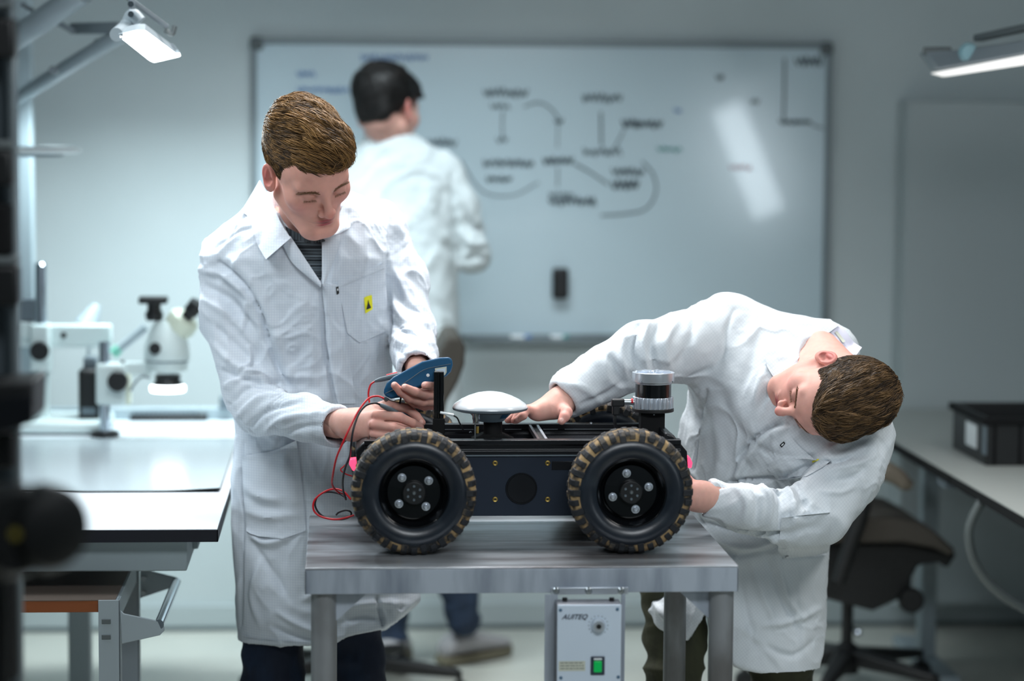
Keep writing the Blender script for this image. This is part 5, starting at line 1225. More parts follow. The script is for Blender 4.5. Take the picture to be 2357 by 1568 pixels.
def rows_fn(rows, k=0.9):
    """torso as stacked ovals: (py, left px, right px, distance, half depth)"""
    ys = []; cx_ = []; a_ = []; cz_ = []; b_ = []
    for py, l, r, d, hb in rows:
        ys.append(C(0, py, d)[1]); cx_.append((C(l, py, d)[0]+C(r, py, d)[0])/2); a_.append((C(r, py, d)[0]-C(l, py, d)[0])/2); cz_.append(-d); b_.append(hb)
    o = np.argsort(ys); ys, cx_, a_, cz_, b_ = [np.array(v)[o] for v in (ys, cx_, a_, cz_, b_)]
    def f(P, shrink=0.0):
        y = P[:, 1]; cx1 = np.interp(y, ys, cx_); a1 = np.interp(y, ys, a_)-shrink; cz1 = np.interp(y, ys, cz_); b1 = np.interp(y, ys, b_)-shrink
        X = np.abs((P[:, 0]-cx1)/a1); Z = np.abs((P[:, 2]-cz1)/b1); e = 2.3
        g = (X**e+Z**e)**(1/e); d = (g-1)*np.minimum(a1, b1)*k*np.where(g > 1, 1.0, 1.0)
        return smax(smax(d, y-ys[-1], 0.02), ys[0]-y, 0.01)
    return f
def cc(L_): return [(C(*a[:3]), C(*b[:3]), a[3], b[3]) for a, b in L_]

# ============================================================ person 1: standing, holding the meter
D1 = 5.42
body1_rows = rows_fn([(452, 640, 800, 5.42, .07), (475, 600, 850, 5.43, .095), (520, 548, 888, 5.43, .115), (600, 512, 906, 5.42, .128), (700, 522, 897, 5.43, .128), (800, 530, 897, 5.44, .122),
                      (900, 530, 905, 5.45, .122), (1000, 542, 915, 5.46, .125), (1100, 534, 925, 5.47, .132), (1200, 531, 940, 5.48, .138), (1300, 538, 955, 5.48, .14), (1400, 545, 972, 5.48, .142), (1500, 550, 975, 5.48, .142)])
sh1 = cc([((655, 492, 5.44, .052), (515, 596, 5.45, .058)), ((780, 490, 5.47, .045), (868, 520, 5.50, .060))])
armR1 = ([C(512, 610, 5.45), C(520, 720, 5.42), C(572, 905, 5.34), C(600, 945, 5.31), C(700, 962, 5.17), C(778, 982, 5.06)], [.060, .058, .052, .052, .046, .043])
armL1 = ([C(872, 530, 5.50), C(925, 640, 5.47), C(945, 760, 5.40), C(955, 815, 5.28), C(960, 850, 5.17)], [.060, .052, .050, .046, .042])
hx1 = [540, 548, 690, 775, 800, 885, 930, 972, 1000]; hy1 = [1478, 1482, 1491, 1478, 1466, 1449, 1415, 1378, 1372]
V1 = [(655, 440), (668, 545), (700, 597), (740, 652), (741, 545), (768, 480), (790, 440)]
cuffR1 = (C(778, 982, 5.06), (C(778, 982, 5.06)-C(700, 962, 5.17))/np.linalg.norm(C(778, 982, 5.06)-C(700, 962, 5.17)))
cuffL1 = (C(960, 850, 5.17), (C(960, 850, 5.17)-C(955, 815, 5.28))/np.linalg.norm(C(960, 850, 5.17)-C(955, 815, 5.28)))
def coat1(P):
    d = body1_rows(P)
    for a, b, ra, rb in sh1: d = smin(d, rcone(P, a, b, ra, rb), 0.06)
    px, py = topx(P)
    hem = np.interp(px, hx1, hy1); d = smax(d, (py-hem)*0.00097, 0.006)
    # the open V at the neck and the neck hole
    v = poly2(px, py, V1)*0.00097; v = np.maximum(v, P[:, 2]*-1-5.43)
    d = smax(d, -v, 0.004)
    d = smax(d, -rcone(P, C(700, 500, 5.40), C(690, 400, 5.36), .066, .075), 0.01)
    r = chain(P, armR1[0], armR1[1], 0.03); r = smax(r, (P-cuffR1[0].astype(np.float32))@cuffR1[1].astype(np.float32)-0.004, 0.004)
    r = smax(r, -rcone(P, cuffR1[0]-cuffR1[1]*0.05, cuffR1[0]+cuffR1[1]*0.04, .034, .036), 0.003)
    d = smin(d, r, 0.018)
    l = chain(P, armL1[0], armL1[1], 0.03); l = smax(l, (P-cuffL1[0].astype(np.float32))@cuffL1[1].astype(np.float32)-0.004, 0.004)
    l = smax(l, -rcone(P, cuffL1[0]-cuffL1[1]*0.05, cuffL1[0]+cuffL1[1]*0.04, .033, .035), 0.003)
    return smin(d, l, 0.018)
F1 = [  # folds: polyline, width px, height m
    ([(505, 604), (560, 655), (598, 720), (618, 790), (640, 850), (660, 888)], 7, -.010), ([(530, 596), (585, 655), (622, 730), (645, 800), (668, 860)], 12, .004),
    ([(895, 590), (897, 680), (893, 760), (898, 830)], 6, -.012), ([(462, 622), (520, 636), (580, 690)], 11, .007), ([(468, 655), (530, 690), (585, 760)], 10, -.006),
    ([(470, 690), (530, 730), (592, 800)], 10, .006), ([(480, 740), (540, 790), (600, 850)], 10, -.005), ([(488, 790), (540, 840), (610, 870)], 9, .006), ([(500, 850), (560, 870), (640, 885)], 9, -.006),
    ([(515, 890), (580, 862), (650, 905)], 9, .007), ([(530, 930), (575, 890), (640, 880)], 8, -.006), ([(545, 960), (600, 915), (665, 905)], 9, .006), ([(570, 990), (615, 945), (690, 925)], 8, -.006),
    ([(600, 1005), (650, 965), (740, 950)], 9, .005), ([(640, 1010), (690, 985), (760, 978)], 8, -.004), ([(565, 700), (560, 760)], 7, .004), ([(545, 860), (575, 835), (572, 800)], 6, .005),
    ([(598, 470), (560, 500), (528, 545)], 5, -.003), ([(578, 525), (545, 535), (500, 570)], 4, -.003), ([(905, 500), (935, 560), (955, 640)], 10, .004),
    ([(905, 640), (930, 700), (975, 720)], 9, -.006), ([(900, 690), (935, 740), (985, 745)], 9, .006), ([(900, 740), (940, 765), (990, 765)], 8, -.006), ([(903, 775), (940, 795), (998, 790)], 8, .005),
    ([(905, 800), (945, 822), (1000, 815)], 7, -.004), ([(905, 620), (920, 650), (940, 690)], 9, .005),
    ([(700, 620), (735, 760), (742, 880)], 22, -.003), ([(640, 600), (700, 720), (720, 860)], 26, .004), ([(795, 790), (820, 870), (845, 905)], 16, -.004), ([(860, 790), (850, 850), (880, 900)], 14, .004),
    ([(780, 700), (800, 760), (815, 800)], 12, .002), ([(600, 640), (625, 720)], 16, -.003), ([(690, 900), (760, 930)], 14, .004),
    ([(560, 1020), (555, 1100), (560, 1180), (556, 1290), (553, 1440)], 5, -.008), ([(545, 1060), (540, 1200), (548, 1350)], 6, .005), ([(560, 1110), (590, 1140), (640, 1150)], 8, .006), ([(560, 1140), (600, 1165), (660, 1170)], 7, -.005),
    ([(565, 1175), (610, 1190), (680, 1185)], 8, .005), ([(575, 1230), (610, 1250), (660, 1240)], 8, .006), ([(585, 1255), (620, 1310), (650, 1360)], 9, -.005), ([(600, 1290), (580, 1370), (600, 1440)], 9, .005),
    ([(640, 1410), (690, 1440), (770, 1470)], 8, .007), ([(620, 1440), (680, 1465), (760, 1482)], 7, -.005), ([(700, 1380), (740, 1360)], 10, .005), ([(630, 1300), (660, 1380)], 10, -.004),
    ([(780, 1400), (850, 1390), (940, 1390)], 10, .006), ([(868, 1380), (880, 1420), (884, 1450)], 5, -.012), ([(900, 1385), (915, 1410), (935, 1400)], 8, .005), ([(790, 1430), (840, 1420), (878, 1425)], 9, -.005),
    ([(738, 656), (744, 720), (748, 790), (757, 850), (768, 905), (774, 930)], 5, -.008), ([(780, 1060), (800, 1080)], 14, .005), ([(690, 1100), (700, 1180), (705, 1250)], 12, -.005), ([(650, 1040), (660, 1120)], 10, .003)]
cv, cq = coat_mesh(coat1, C(430, 1510, 5.2)+[0, 0, -0.48], C(1020, 425, 5.2)+[0.02, 0.02, 0.22], 0.0042, 3.0, F1, 0.0012, 0.0050)
dr1 = Drape(cv, cq)
hf1 = Frame(708, 391, 5.2, (-.895, -.225, .375), (.447, -.622, .640), 1.1)
base1 = hf1.loc(np.array([C(712, 520, 5.40)], np.float32))[0]
neck1 = [((0, -0.040, -0.035), tuple(base1), 0.050, 0.056), ((0, 0.012, -0.075), tuple(base1+np.array([0, 0.01, 0])), 0.030, 0.050)]
hm1 = piece(lambda P: head_fn(hf1.loc(P), neck1)*1.1, hf1.o-[0.14, 0.19, 0.22], hf1.o+[0.13, 0.13, 0.15], 0.00165)
hm1 = (relax(hm1[0], hm1[1], 1, 0.3), hm1[1], head_tint(hf1.loc(hm1[0].astype(np.float32)), SKIN*np.array([1.0, 0.92, 0.90])))
# right hand: holds the probes, seen from the back
hR1 = hand_piece([
    [(893, 932, 5.005, 10.5), (938, 940, 5.035, 9.6), (958, 957, 5.035, 8.4), (972, 973, 5.03, 7.2)],
    [(868, 955, 4.955, 11.0), (920, 961, 4.965, 10.2), (950, 974, 4.98, 8.8), (968, 984, 4.995, 7.4)],
    [(860, 978, 4.95, 10.5), (905, 985, 4.945, 9.6), (935, 994, 4.965, 8.4), (955, 1000, 4.985, 7.2)],
    [(862, 1001, 4.95, 9.6), (895, 1006, 4.945, 8.6), (920, 1011, 4.96, 7.4), (938, 1014, 4.975, 6.4)],
    [(850, 962, 5.05, 12.0), (890, 972, 5.07, 10.5), (930, 978, 5.06, 9.4), (962, 984, 5.035, 7.6)]],
    [((808, 974, 5.03, 24), (886, 938, 5.0, 15)), ((808, 976, 5.025, 24), (862, 960, 4.975, 16)), ((810, 980, 5.02, 24), (856, 980, 4.97, 16)), ((812, 984, 5.02, 23), (856, 1000, 4.975, 15)), ((812, 978, 5.04, 22), (855, 968, 5.04, 16))],
    [(740, 970, 5.11, 27), (785, 973, 5.055, 26), (812, 978, 5.03, 27)], nails=[((969, 971, 5.022), 4.5)], creases=[((884, 970, 4.93), (940, 986, 4.95)), ((880, 993, 4.925), (930, 1003, 4.945))])
# left hand: palm up under the meter, fingertips curled over its near edge
hL1 = hand_piece([
    [(1006, 924, 5.060, 9.6), (972, 926, 5.010, 9.6), (942, 917, 4.985, 9.0), (922, 902, 4.968, 8.6), (908, 887, 4.958, 7.4)],
    [(1008, 908, 5.050, 10.0), (978, 909, 4.995, 9.6), (955, 902, 4.968, 9.0), (932, 892, 4.955, 7.8)],
    [(1010, 892, 5.045, 9.8), (998, 889, 4.998, 9.2), (978, 887, 4.966, 7.8)],
    [(1004, 934, 5.085, 9.0), (978, 936, 5.05, 8.6), (955, 930, 5.02, 8.0), (938, 920, 5.0, 7.0)],
    [(985, 888, 5.10, 12), (978, 876, 5.095, 11), (966, 868, 5.085, 9.5), (955, 864, 5.075, 8)]],
    [((990, 886, 5.10, 20), (1004, 906, 5.068, 12)), ((990, 888, 5.10, 20), (1002, 922, 5.075, 12)), ((990, 884, 5.10, 18), (1006, 892, 5.06, 12))],
    [(958, 835, 5.22, 25), (968, 856, 5.17, 24), (985, 882, 5.11, 21)], webk=0.0028, nails=[((905, 883, 4.9515), 4.4), ((930, 888, 4.948), 4.4), ((975, 884, 4.959), 4.2)])
tor1 = piece(lambda P: smin(smin(smax(body1_rows(P, 0.035), C(0, 1340, 5.4)[1]-P[:, 1], 0.01), chain(P, [C(650, 1300, 5.46), C(618, 1600, 5.44), C(620, 1960, 5.52)], [.06, .05, .035]), 0.02), chain(P, [C(800, 1300, 5.46), C(828, 1600, 5.44), C(850, 1960, 5.52)], [.06, .045, .035]), 0.02), C(500, 1990, 5.6)+[0, -.02, -0.25], C(1000, 480, 5.3)+[0, 0, 0.2], 0.012)
arm1 = piece(lambda P: np.minimum(chain(P, armR1[0], [r-0.017 for r in armR1[1]], 0.02), chain(P, armL1[0], [r-0.017 for r in armL1[1]], 0.02)), C(430, 1010, 5.5)+[0, 0, -0.1], C(1020, 480, 5.5)+[0, 0, 0.5], 0.008)
PV, PQ, PT = join([hm1, hR1, hL1, tor1, arm1])
p1loc = (c2w(C(700, 1200, 5.46))[0], c2w(C(700, 1200, 5.46))[1], 0.0)
per1 = tag(cmesh('person', PV, PQ, M['skin'], None, p1loc, PT), 'standing person in white lab coat looking down, holding a blue multimeter and test probes', 'person')
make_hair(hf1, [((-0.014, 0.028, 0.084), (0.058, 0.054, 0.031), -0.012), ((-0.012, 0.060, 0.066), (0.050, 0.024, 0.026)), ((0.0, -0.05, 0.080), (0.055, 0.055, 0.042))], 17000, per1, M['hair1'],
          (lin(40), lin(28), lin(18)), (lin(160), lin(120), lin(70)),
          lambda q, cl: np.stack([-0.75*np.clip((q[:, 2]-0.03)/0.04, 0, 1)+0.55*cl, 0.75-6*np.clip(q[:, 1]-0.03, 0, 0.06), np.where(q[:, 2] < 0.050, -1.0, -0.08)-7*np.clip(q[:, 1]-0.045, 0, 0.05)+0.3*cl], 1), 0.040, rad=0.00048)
brows_lashes(hf1, per1, M['lash'], None, None)
coat_o = cmesh('lab_coat', cv, cq, M['coat'], per1)
# shirt inside the V
shirt = surf(lambda P: smax(smin(body1_rows(P, 0.014), smax(rcone(P, C(705, 500, 5.40), C(712, 530, 5.39), .066, .066), -rcone(P, C(700, 450, 5.38), C(712, 560, 5.36), .051, .051), 0.004), 0.02),
    np.maximum(-(P[:, 1]-C(0, 720, 5.4)[1]), (P[:, 1]-C(0, 512, 5.35)[1]+0.55*(P[:, 2]+5.35))), 0.004), C(590, 730, 5.4)+[0, 0, -0.1], C(850, 440, 5.4)+[0, 0, 0.2], 0.004)
shirt_o = cmesh('shirt', relax(shirt[0], shirt[1], 1), shirt[1], M['shirt'], per1)
ds = Drape(*shirt)
cpiece('shirt_neckband', ds.strip([(655, 520, 5.30), (690, 538, 5.272), (722, 545, 5.27), (750, 540, 5.275)], [(668, 548, 5.30), (695, 556, 5.27), (722, 560, 5.268), (748, 556, 5.27)], 0.004, 0.003), mat('neckband_rib', S(70, 78, 84), 0.9, bump=((420, 4, 4), 0.9, 0.003), var=((560, 6, 6), S(22, 28, 34), 0.42, 0.58)), shirt_o)
def on1(name, poly, off, m, th=0.0012, step=4.0, parent=None): return cpiece(name, dr1.patch(poly, off, step, th), m, parent or coat_o)
cpiece('collar', dr1.strip([(598, 415, 5.43), (606, 430, 5.40), (624, 462, 5.345), (645, 510, 5.30), (669, 548, 5.270)], [(556, 487, 5.44), (572, 500, 5.40), (582, 527, 5.36), (592, 562, 5.315), (612, 597, 5.275)], 0.006, 0.002, 34, 12, 0.006), M['coat'], coat_o)
cpiece('collar', dr1.strip([(762, 542, 5.265), (772, 515, 5.29), (786, 480, 5.32), (800, 452, 5.36)], [(784, 536, 5.285), (807, 521, 5.315), (801, 500, 5.34), (806, 470, 5.37)], 0.006, 0.002, 20, 8, 0.004), M['coat'], coat_o)
cpiece('lapel', dr1.strip([(668, 543, 5.275), (686, 570, 5.272), (712, 610, 5.272), (740, 652, 5.272)], [(652, 566, 5.285), (666, 596, 5.282), (690, 622, 5.278), (738, 662, 5.272)], 0.005, 0.002, 26, 8, 0.004), M['coat'], coat_o)
cpiece('lapel', dr1.strip([(741, 544, 5.272), (741, 575, 5.272), (741, 612, 5.272), (741, 652, 5.272)], [(784, 540, 5.28), (778, 572, 5.275), (766, 605, 5.272), (746, 660, 5.270)], 0.005, 0.002, 26, 8, 0.004), M['coat'], coat_o)
on1('front_placket', [(740, 650), (748, 720), (752, 790), (762, 850), (772, 905), (778, 930), (818, 930), (808, 850), (796, 780), (788, 720), (782, 655)], 0.0050, M['coat'], 0.0045)
pk = on1('chest_pocket', [(777, 650), (790, 644), (830, 630), (882, 605), (893, 700), (893, 762), (828, 789), (800, 768)], 0.0032, M['coat'], 0.003)
on1('pocket_seam', [(777, 661), (800, 652), (885, 617), (885, 620), (802, 655), (777, 664)], 0.0050, M['seam'], 0.001, 3, pk)
on1('yellow_patch', [(838, 684), (856, 679), (858, 712), (841, 722)], 0.0052, M['yellow'], 0.001, 3, pk)
on1('hand_symbol', [(848, 690), (850, 699), (855, 709), (843, 713), (846, 702)], 0.0066, M['black'], 0.0006, 1.5, pk)
vq = dr1.strip([(841, 706, 5.25), (842, 696, 5.25), (847, 688, 5.25), (853, 689, 5.25), (855, 700, 5.25)], [(842.3, 706, 5.25), (843.5, 697, 5.25), (847.5, 689.5, 5.25), (852, 690.5, 5.25), (853.6, 700, 5.25)], 0.0066, 0.0004, 16, 2); 
on1('care_tag', [(773, 661), (779, 659), (781, 676), (775, 679)], 0.0062, M['black'], 0.001, 2, pk)
on1('tag_mark', [(776, 665), (778.4, 664), (778.8, 669), (776.4, 670)], 0.0075, M['white'], 0.0004, 1.0, pk)
on1('hip_pocket', [(556, 1046), (600, 1044), (640, 1034), (682, 1014), (694, 1100), (704, 1222), (650, 1241), (600, 1236), (567, 1226), (560, 1140)], 0.0032, M['coat'], 0.003, 6)
on1('hem_stitch', [(556, 1466), (620, 1474), (690, 1478), (712, 1478), (712, 1480), (620, 1477), (556, 1469)], 0.001, M['seam'], 0.0006, 4)
# trousers and shoes
tr1 = surf(lambda P: smin(chain(P, [C(642, 1400, 5.46), C(622, 1600, 5.44), C(620, 1960, 5.52)], [.070, .075, .055]), chain(P, [C(812, 1400, 5.46), C(828, 1600, 5.44), C(850, 1960, 5.52)], [.070, .060, .055]), 0.02), C(510, 1985, 5.6)+[0, 0, -0.2], C(940, 1380, 5.3)+[0, 0, 0.15], 0.008)
Nn_ = vnormals(*tr1); tv = tr1[0]+Nn_*(0.006*ridge(tr1[0]*np.array([7, 16, 7]))-0.003)[:, None]
cmesh('trousers', tv, tr1[1], M['jeans'], per1)
def shoe(root, x, y, ang, m, L_=0.29, z=0.0, pitch=0.0, ms='sole'):
    R_ = rotm('Z', ang) @ rotm('Y', pitch); b = MB()
    prof = [(-0.11, .036, .0), (-0.09, .043, .075), (-0.04, .044, .085), (0.02, .043, .07), (0.08, .048, .05), (0.13, .045, .036), (0.165, .028, .02)]
    n = 12; V = []
    for t_, w_, h_ in prof:
        h_ = max(h_, .03)
        for k in range(n):
            a = math.pi*2*k/n; V.append((t_, w_*math.cos(a), 0.022+(h_*0.5)*(1+math.sin(a))))
    F_ = [(i*n+k, i*n+(k+1) % n, (i+1)*n+(k+1) % n, (i+1)*n+k) for i in range(len(prof)-1) for k in range(n)]+[tuple(reversed(range(n))), tuple((len(prof)-1)*n+k for k in range(n))]
    Vw = np.array(V)@R_.T+np.array([x, y, z]); s_ = mesh_obj('shoe', Vw, F_, m, root, smooth=60); sb = s_.modifiers.new('s', 'SUBSURF'); sb.levels = sb.render_levels = 1
    out_ = [(-0.12, 0.0), (-0.11, .034), (-0.05, .044), (0.05, .046), (0.11, .050), (0.155, .038), (0.175, 0.01), (0.17, -.015), (0.14, -.04), (0.09, -.048), (0, -.043), (-0.08, -.042), (-0.115, -.03)]
    P_ = [np.array((a, b_, 0.0))@R_.T+np.array([x, y, z]) for a, b_ in out_]; up = np.array([0, 0, 0.026])@R_.T
    b = MB().prism(P_, up); b.build('sole', M[ms], s_, bevel=0.004); return s_
w_ = c2w(C(620, 1960, 5.52)); shoe(per1, w_[0], w_[1]-0.04, -95, M['shoedark'], ms='black'); w_ = c2w(C(850, 1960, 5.52)); shoe(per1, w_[0], w_[1]-0.04, -80, M['shoedark'], ms='black')

# ============================================================ person 2: bending over the rover from the right
body2_low = rows_fn([(990, 1600, 1930, 5.34, .11), (1100, 1592, 1925, 5.38, .125), (1200, 1588, 1912, 5.43, .13), (1300, 1560, 1908, 5.45, .135), (1400, 1485, 1900, 5.45, .14), (1500, 1500, 1892, 5.45, .14), (1590, 1560, 1875, 5.45, .14)])
tor2 = cc([((1735, 1130, 5.40, .125), (1800, 930, 5.30, .125)), ((1700, 880, 5.33, .10), (1880, 990, 5.24, .11)), ((1690, 765, 5.38, .080), (1860, 812, 5.33, .066)), ((1860, 812, 5.34, .062), (1925, 806, 5.31, .050)), ((1668, 790, 5.33, .080), (1770, 900, 5.3, .115)), ((1940, 985, 5.2, .075), (1860, 1000, 5.24, .10)), ((1620, 1000, 5.42, .05), (1660, 900, 5.40, .06))])
armR2 = ([C(1668, 770, 5.34), C(1570, 800, 5.28), C(1482, 815, 5.22), C(1395, 858, 5.20), C(1322, 900, 5.17), C(1297, 918, 5.155)], [.082, .072, .068, .056, .044, .041])
armL2 = ([C(1984, 1010, 5.17), C(1950, 1090, 5.13), C(1885, 1180, 5.09), C(1830, 1195, 5.07), C(1720, 1170, 5.03), C(1628, 1148, 5.02)], [.070, .066, .066, .058, .046, .039])
def unit(v): return v/np.linalg.norm(v)
cfR2 = (armR2[0][-1], unit(armR2[0][-1]-armR2[0][-2])); cfL2 = (armL2[0][-1], unit(armL2[0][-1]-armL2[0][-2]))
hx2 = [1470, 1478, 1560, 1585, 1625, 1660, 1690, 1735, 1780, 1870, 1890, 1905]; hy2 = [1420, 1428, 1470, 1476, 1410, 1480, 1533, 1549, 1556, 1553, 1545, 1540]
def coat2(P):
    d = body2_low(P)
    for a, b, ra, rb in tor2: d = smin(d, rcone(P, a, b, ra, rb), 0.06)
    px, py = topx(P); hem = np.interp(px, hx2, hy2); d = smax(d, (py-hem)*0.00097, 0.006)
    d = smax(d, -rcone(P, C(1874, 832, 5.27), C(1935, 876, 5.15), .050, .078), 0.008)
    r = chain(P, *armR2, k=0.03); r = smax(r, (P-cfR2[0].astype(np.float32))@cfR2[1].astype(np.float32)-0.004, 0.004); r = smax(r, -rcone(P, cfR2[0]-cfR2[1]*0.05, cfR2[0]+cfR2[1]*0.04, .032, .036), 0.003)
    l = chain(P, *armL2, k=0.03); l = smax(l, (P-cfL2[0].astype(np.float32))@cfL2[1].astype(np.float32)-0.004, 0.004); l = smax(l, -rcone(P, cfL2[0]-cfL2[1]*0.05, cfL2[0]+cfL2[1]*0.04, .031, .034), 0.003)
    return smin(smin(d, r, 0.03), l, 0.014)
F2 = [([(1835, 978), (1795, 990), (1757, 1014), (1717, 1060), (1690, 1112)], 11, .0065), ([(1815, 975), (1780, 982), (1742, 1006), (1703, 1050), (1676, 1108)], 6, -.008), ([(1648, 842), (1668, 810), (1672, 760), (1690, 715)], 6, -.004), ([(1640, 845), (1615, 860), (1570, 880)], 9, -.005), ([(1560, 735), (1530, 790), (1540, 850)], 11, .006), ([(1520, 742), (1500, 800), (1515, 860)], 9, -.008),
      ([(1490, 745), (1480, 800), (1490, 862)], 8, .008), ([(1470, 750), (1455, 800), (1470, 850)], 7, -.008), ([(1445, 765), (1430, 815), (1440, 870)], 8, .006), ([(1600, 720), (1590, 780), (1560, 840)], 11, -.004), ([(1400, 820), (1430, 860), (1440, 895)], 9, -.004),
      ([(1340, 930), (1400, 905), (1430, 880)], 8, -.004), ([(1300, 880), (1350, 900), (1380, 925)], 9, .003), ([(1740, 790), (1730, 840), (1700, 900)], 14, -.004), ([(1760, 850), (1745, 890), (1735, 925)], 9, .005), ([(1780, 870), (1765, 905), (1750, 940)], 8, -.005),
      ([(1660, 900), (1690, 980), (1760, 1040), (1830, 1060)], 16, -.005), ([(1640, 940), (1660, 1040), (1640, 1120)], 14, .005), ([(1625, 900), (1605, 980), (1595, 1080)], 6, -.010), ([(1700, 1000), (1720, 1080), (1690, 1110)], 14, -.004),
      ([(1655, 1120), (1700, 1108), (1800, 1100), (1860, 1075), (1900, 1060)], 6, -.012), ([(1880, 1065), (1930, 1060), (1960, 1050)], 6, -.008), ([(1900, 1040), (1960, 1010), (2040, 975)], 9, .005), ([(1915, 1080), (1970, 1070), (2010, 1050)], 8, .005), ([(1905, 1105), (1960, 1098), (1990, 1080)], 8, -.005),
      ([(1890, 1130), (1930, 1135), (1965, 1120)], 8, .005), ([(1780, 1110), (1800, 1150), (1795, 1215)], 8, -.009), ([(1800, 1108), (1825, 1150), (1830, 1205)], 8, .008), ([(1825, 1105), (1850, 1150), (1862, 1190)], 7, -.008), ([(1752, 1112), (1772, 1150), (1770, 1205)], 9, .007),
      ([(1735, 1120), (1745, 1160), (1740, 1205)], 8, -.006), ([(1700, 1125), (1718, 1160), (1712, 1200)], 9, .005), ([(1870, 1160), (1840, 1190), (1820, 1220)], 8, .005), ([(1610, 1200), (1700, 1228), (1800, 1232), (1880, 1210)], 7, -.012), ([(1640, 1240), (1720, 1262), (1800, 1240)], 10, .007),
      ([(1640, 1262), (1700, 1280), (1790, 1262)], 8, -.006), ([(1760, 1280), (1790, 1350), (1830, 1440)], 9, -.006), ([(1790, 1290), (1810, 1370), (1840, 1420)], 8, .006), ([(1730, 1300), (1760, 1380), (1790, 1440)], 10, .005), ([(1830, 1300), (1845, 1400), (1850, 1500)], 10, .004),
      ([(1700, 1330), (1720, 1420), (1740, 1500)], 10, -.005), ([(1760, 1440), (1820, 1430), (1890, 1400)], 9, .006), ([(1740, 1480), (1820, 1510), (1870, 1480)], 9, -.005), ([(1700, 1440), (1760, 1490), (1800, 1540)], 9, .004), ([(1620, 1200), (1640, 1260), (1700, 1300)], 8, .006), ([(1800, 1284), (1860, 1282), (1906, 1272)], 3, -.004),
      ([(1590, 1100), (1600, 1180), (1625, 1230)], 8, -.005), ([(1500, 1380), (1530, 1420), (1560, 1450)], 9, .006)]
cv2, cq2 = coat_mesh(coat2, C(1255, 1570, 5.2)+[0, 0, -0.42], C(2085, 645, 5.2)+[0.02, 0.02, 0.26], 0.0042, 8.0, F2, 0.0012, 0.0050)
dr2 = Drape(cv2, cq2)
hf2 = Frame(1913, 906, 5.1, (-.264, .874, .409), (-.868, -.404, .290), 1.03)
b2 = hf2.loc(np.array([C(1822, 850, 5.30)], np.float32))[0]
b2b = hf2.loc(np.array([C(1888, 806, 5.27)], np.float32))[0]
neck2 = [((0, -0.062, -0.040), tuple(b2b), 0.040, 0.042), ((0, -0.040, -0.035), tuple(b2), 0.050, 0.056), ((0, 0.010, -0.070), tuple(b2), 0.030, 0.050)]
hm2 = piece(lambda P: head_fn(hf2.loc(P), neck2)*1.1, hf2.o-[0.20, 0.16, 0.24], hf2.o+[0.15, 0.15, 0.15], 0.00165)
hm2 = (relax(hm2[0], hm2[1], 1, 0.3), hm2[1], head_tint(hf2.loc(hm2[0].astype(np.float32)), SKIN*np.array([1.0, 0.93, 0.93])))
hR2 = hand_piece([
    [(1228, 948, 5.105, 10.5), (1212, 943, 5.085, 9.6), (1204, 957, 5.075, 8.8), (1190, 967, 5.075, 7.6)],
    [(1226, 944, 5.125, 10.5), (1206, 942, 5.115, 9.8), (1192, 956, 5.11, 8.8), (1184, 968, 5.105, 7.6)],
    [(1226, 944, 5.145, 10.5), (1200, 946, 5.14, 9.6), (1184, 955, 5.135, 8.6), (1169, 967, 5.13, 7.4)],
    [(1232, 946, 5.165, 9.6), (1205, 950, 5.165, 8.6), (1190, 960, 5.16, 7.6), (1176, 968, 5.16, 6.8)],
    [(1298, 946, 5.105, 13.0), (1304, 950, 5.085, 12.5), (1299, 960, 5.072, 11), (1293, 969, 5.066, 8.6)]],
    [((1284, 930, 5.14, 23), (1228, 949, 5.11, 14)), ((1284, 930, 5.14, 23), (1228, 945, 5.13, 14)), ((1284, 930, 5.15, 23), (1230, 945, 5.15, 14)), ((1286, 932, 5.16, 22), (1236, 948, 5.17, 13)), ((1290, 935, 5.13, 22), (1300, 948, 5.105, 15)), ((1270, 945, 5.12, 18), (1240, 955, 5.12, 12))],
    [(1345, 890, 5.175, 27), (1305, 912, 5.16, 27), (1288, 925, 5.15, 26)], nails=[((1292, 966, 5.057), 5.0), ((1188, 965, 5.067), 4)], creases=[((1290, 946, 5.09), (1268, 968, 5.08))])
hL2 = hand_piece([[(1575, 1120, 4.98, 10), (1545, 1112, 4.97, 9), (1530, 1120, 4.965, 8), (1520, 1128, 4.96, 7)], [(1572, 1135, 4.97, 10), (1538, 1130, 4.96, 9), (1520, 1136, 4.955, 8), (1508, 1142, 4.95, 7)], [(1572, 1148, 4.97, 10), (1540, 1148, 4.96, 9), (1520, 1152, 4.955, 8), (1508, 1156, 4.95, 7)], [(1576, 1160, 4.975, 9), (1548, 1164, 4.965, 8), (1530, 1168, 4.96, 7), (1520, 1170, 4.96, 6)], [(1590, 1115, 5.0, 12), (1575, 1095, 5.0, 10.5), (1560, 1085, 4.995, 9), (1548, 1080, 4.99, 8)]],
    [((1610, 1140, 4.995, 24), (1578, 1124, 4.98, 14)), ((1610, 1142, 4.995, 24), (1576, 1145, 4.975, 14)), ((1610, 1146, 4.995, 22), (1580, 1160, 4.98, 13))], [(1670, 1152, 5.02, 27), (1632, 1146, 5.01, 27), (1610, 1143, 4.998, 27)])
tor2m = piece(lambda P: smin(smax(body2_low(P, 0.035), C(0, 1340, 5.4)[1]-P[:, 1], 0.01), np.min([rcone(P, a, b, ra-.03, rb-.03) for a, b, ra, rb in tor2[:3]], axis=0), 0.03), C(1480, 1560, 5.6)+[0, -.02, -0.2], C(2080, 700, 5.3)+[0, 0, 0.2], 0.012)
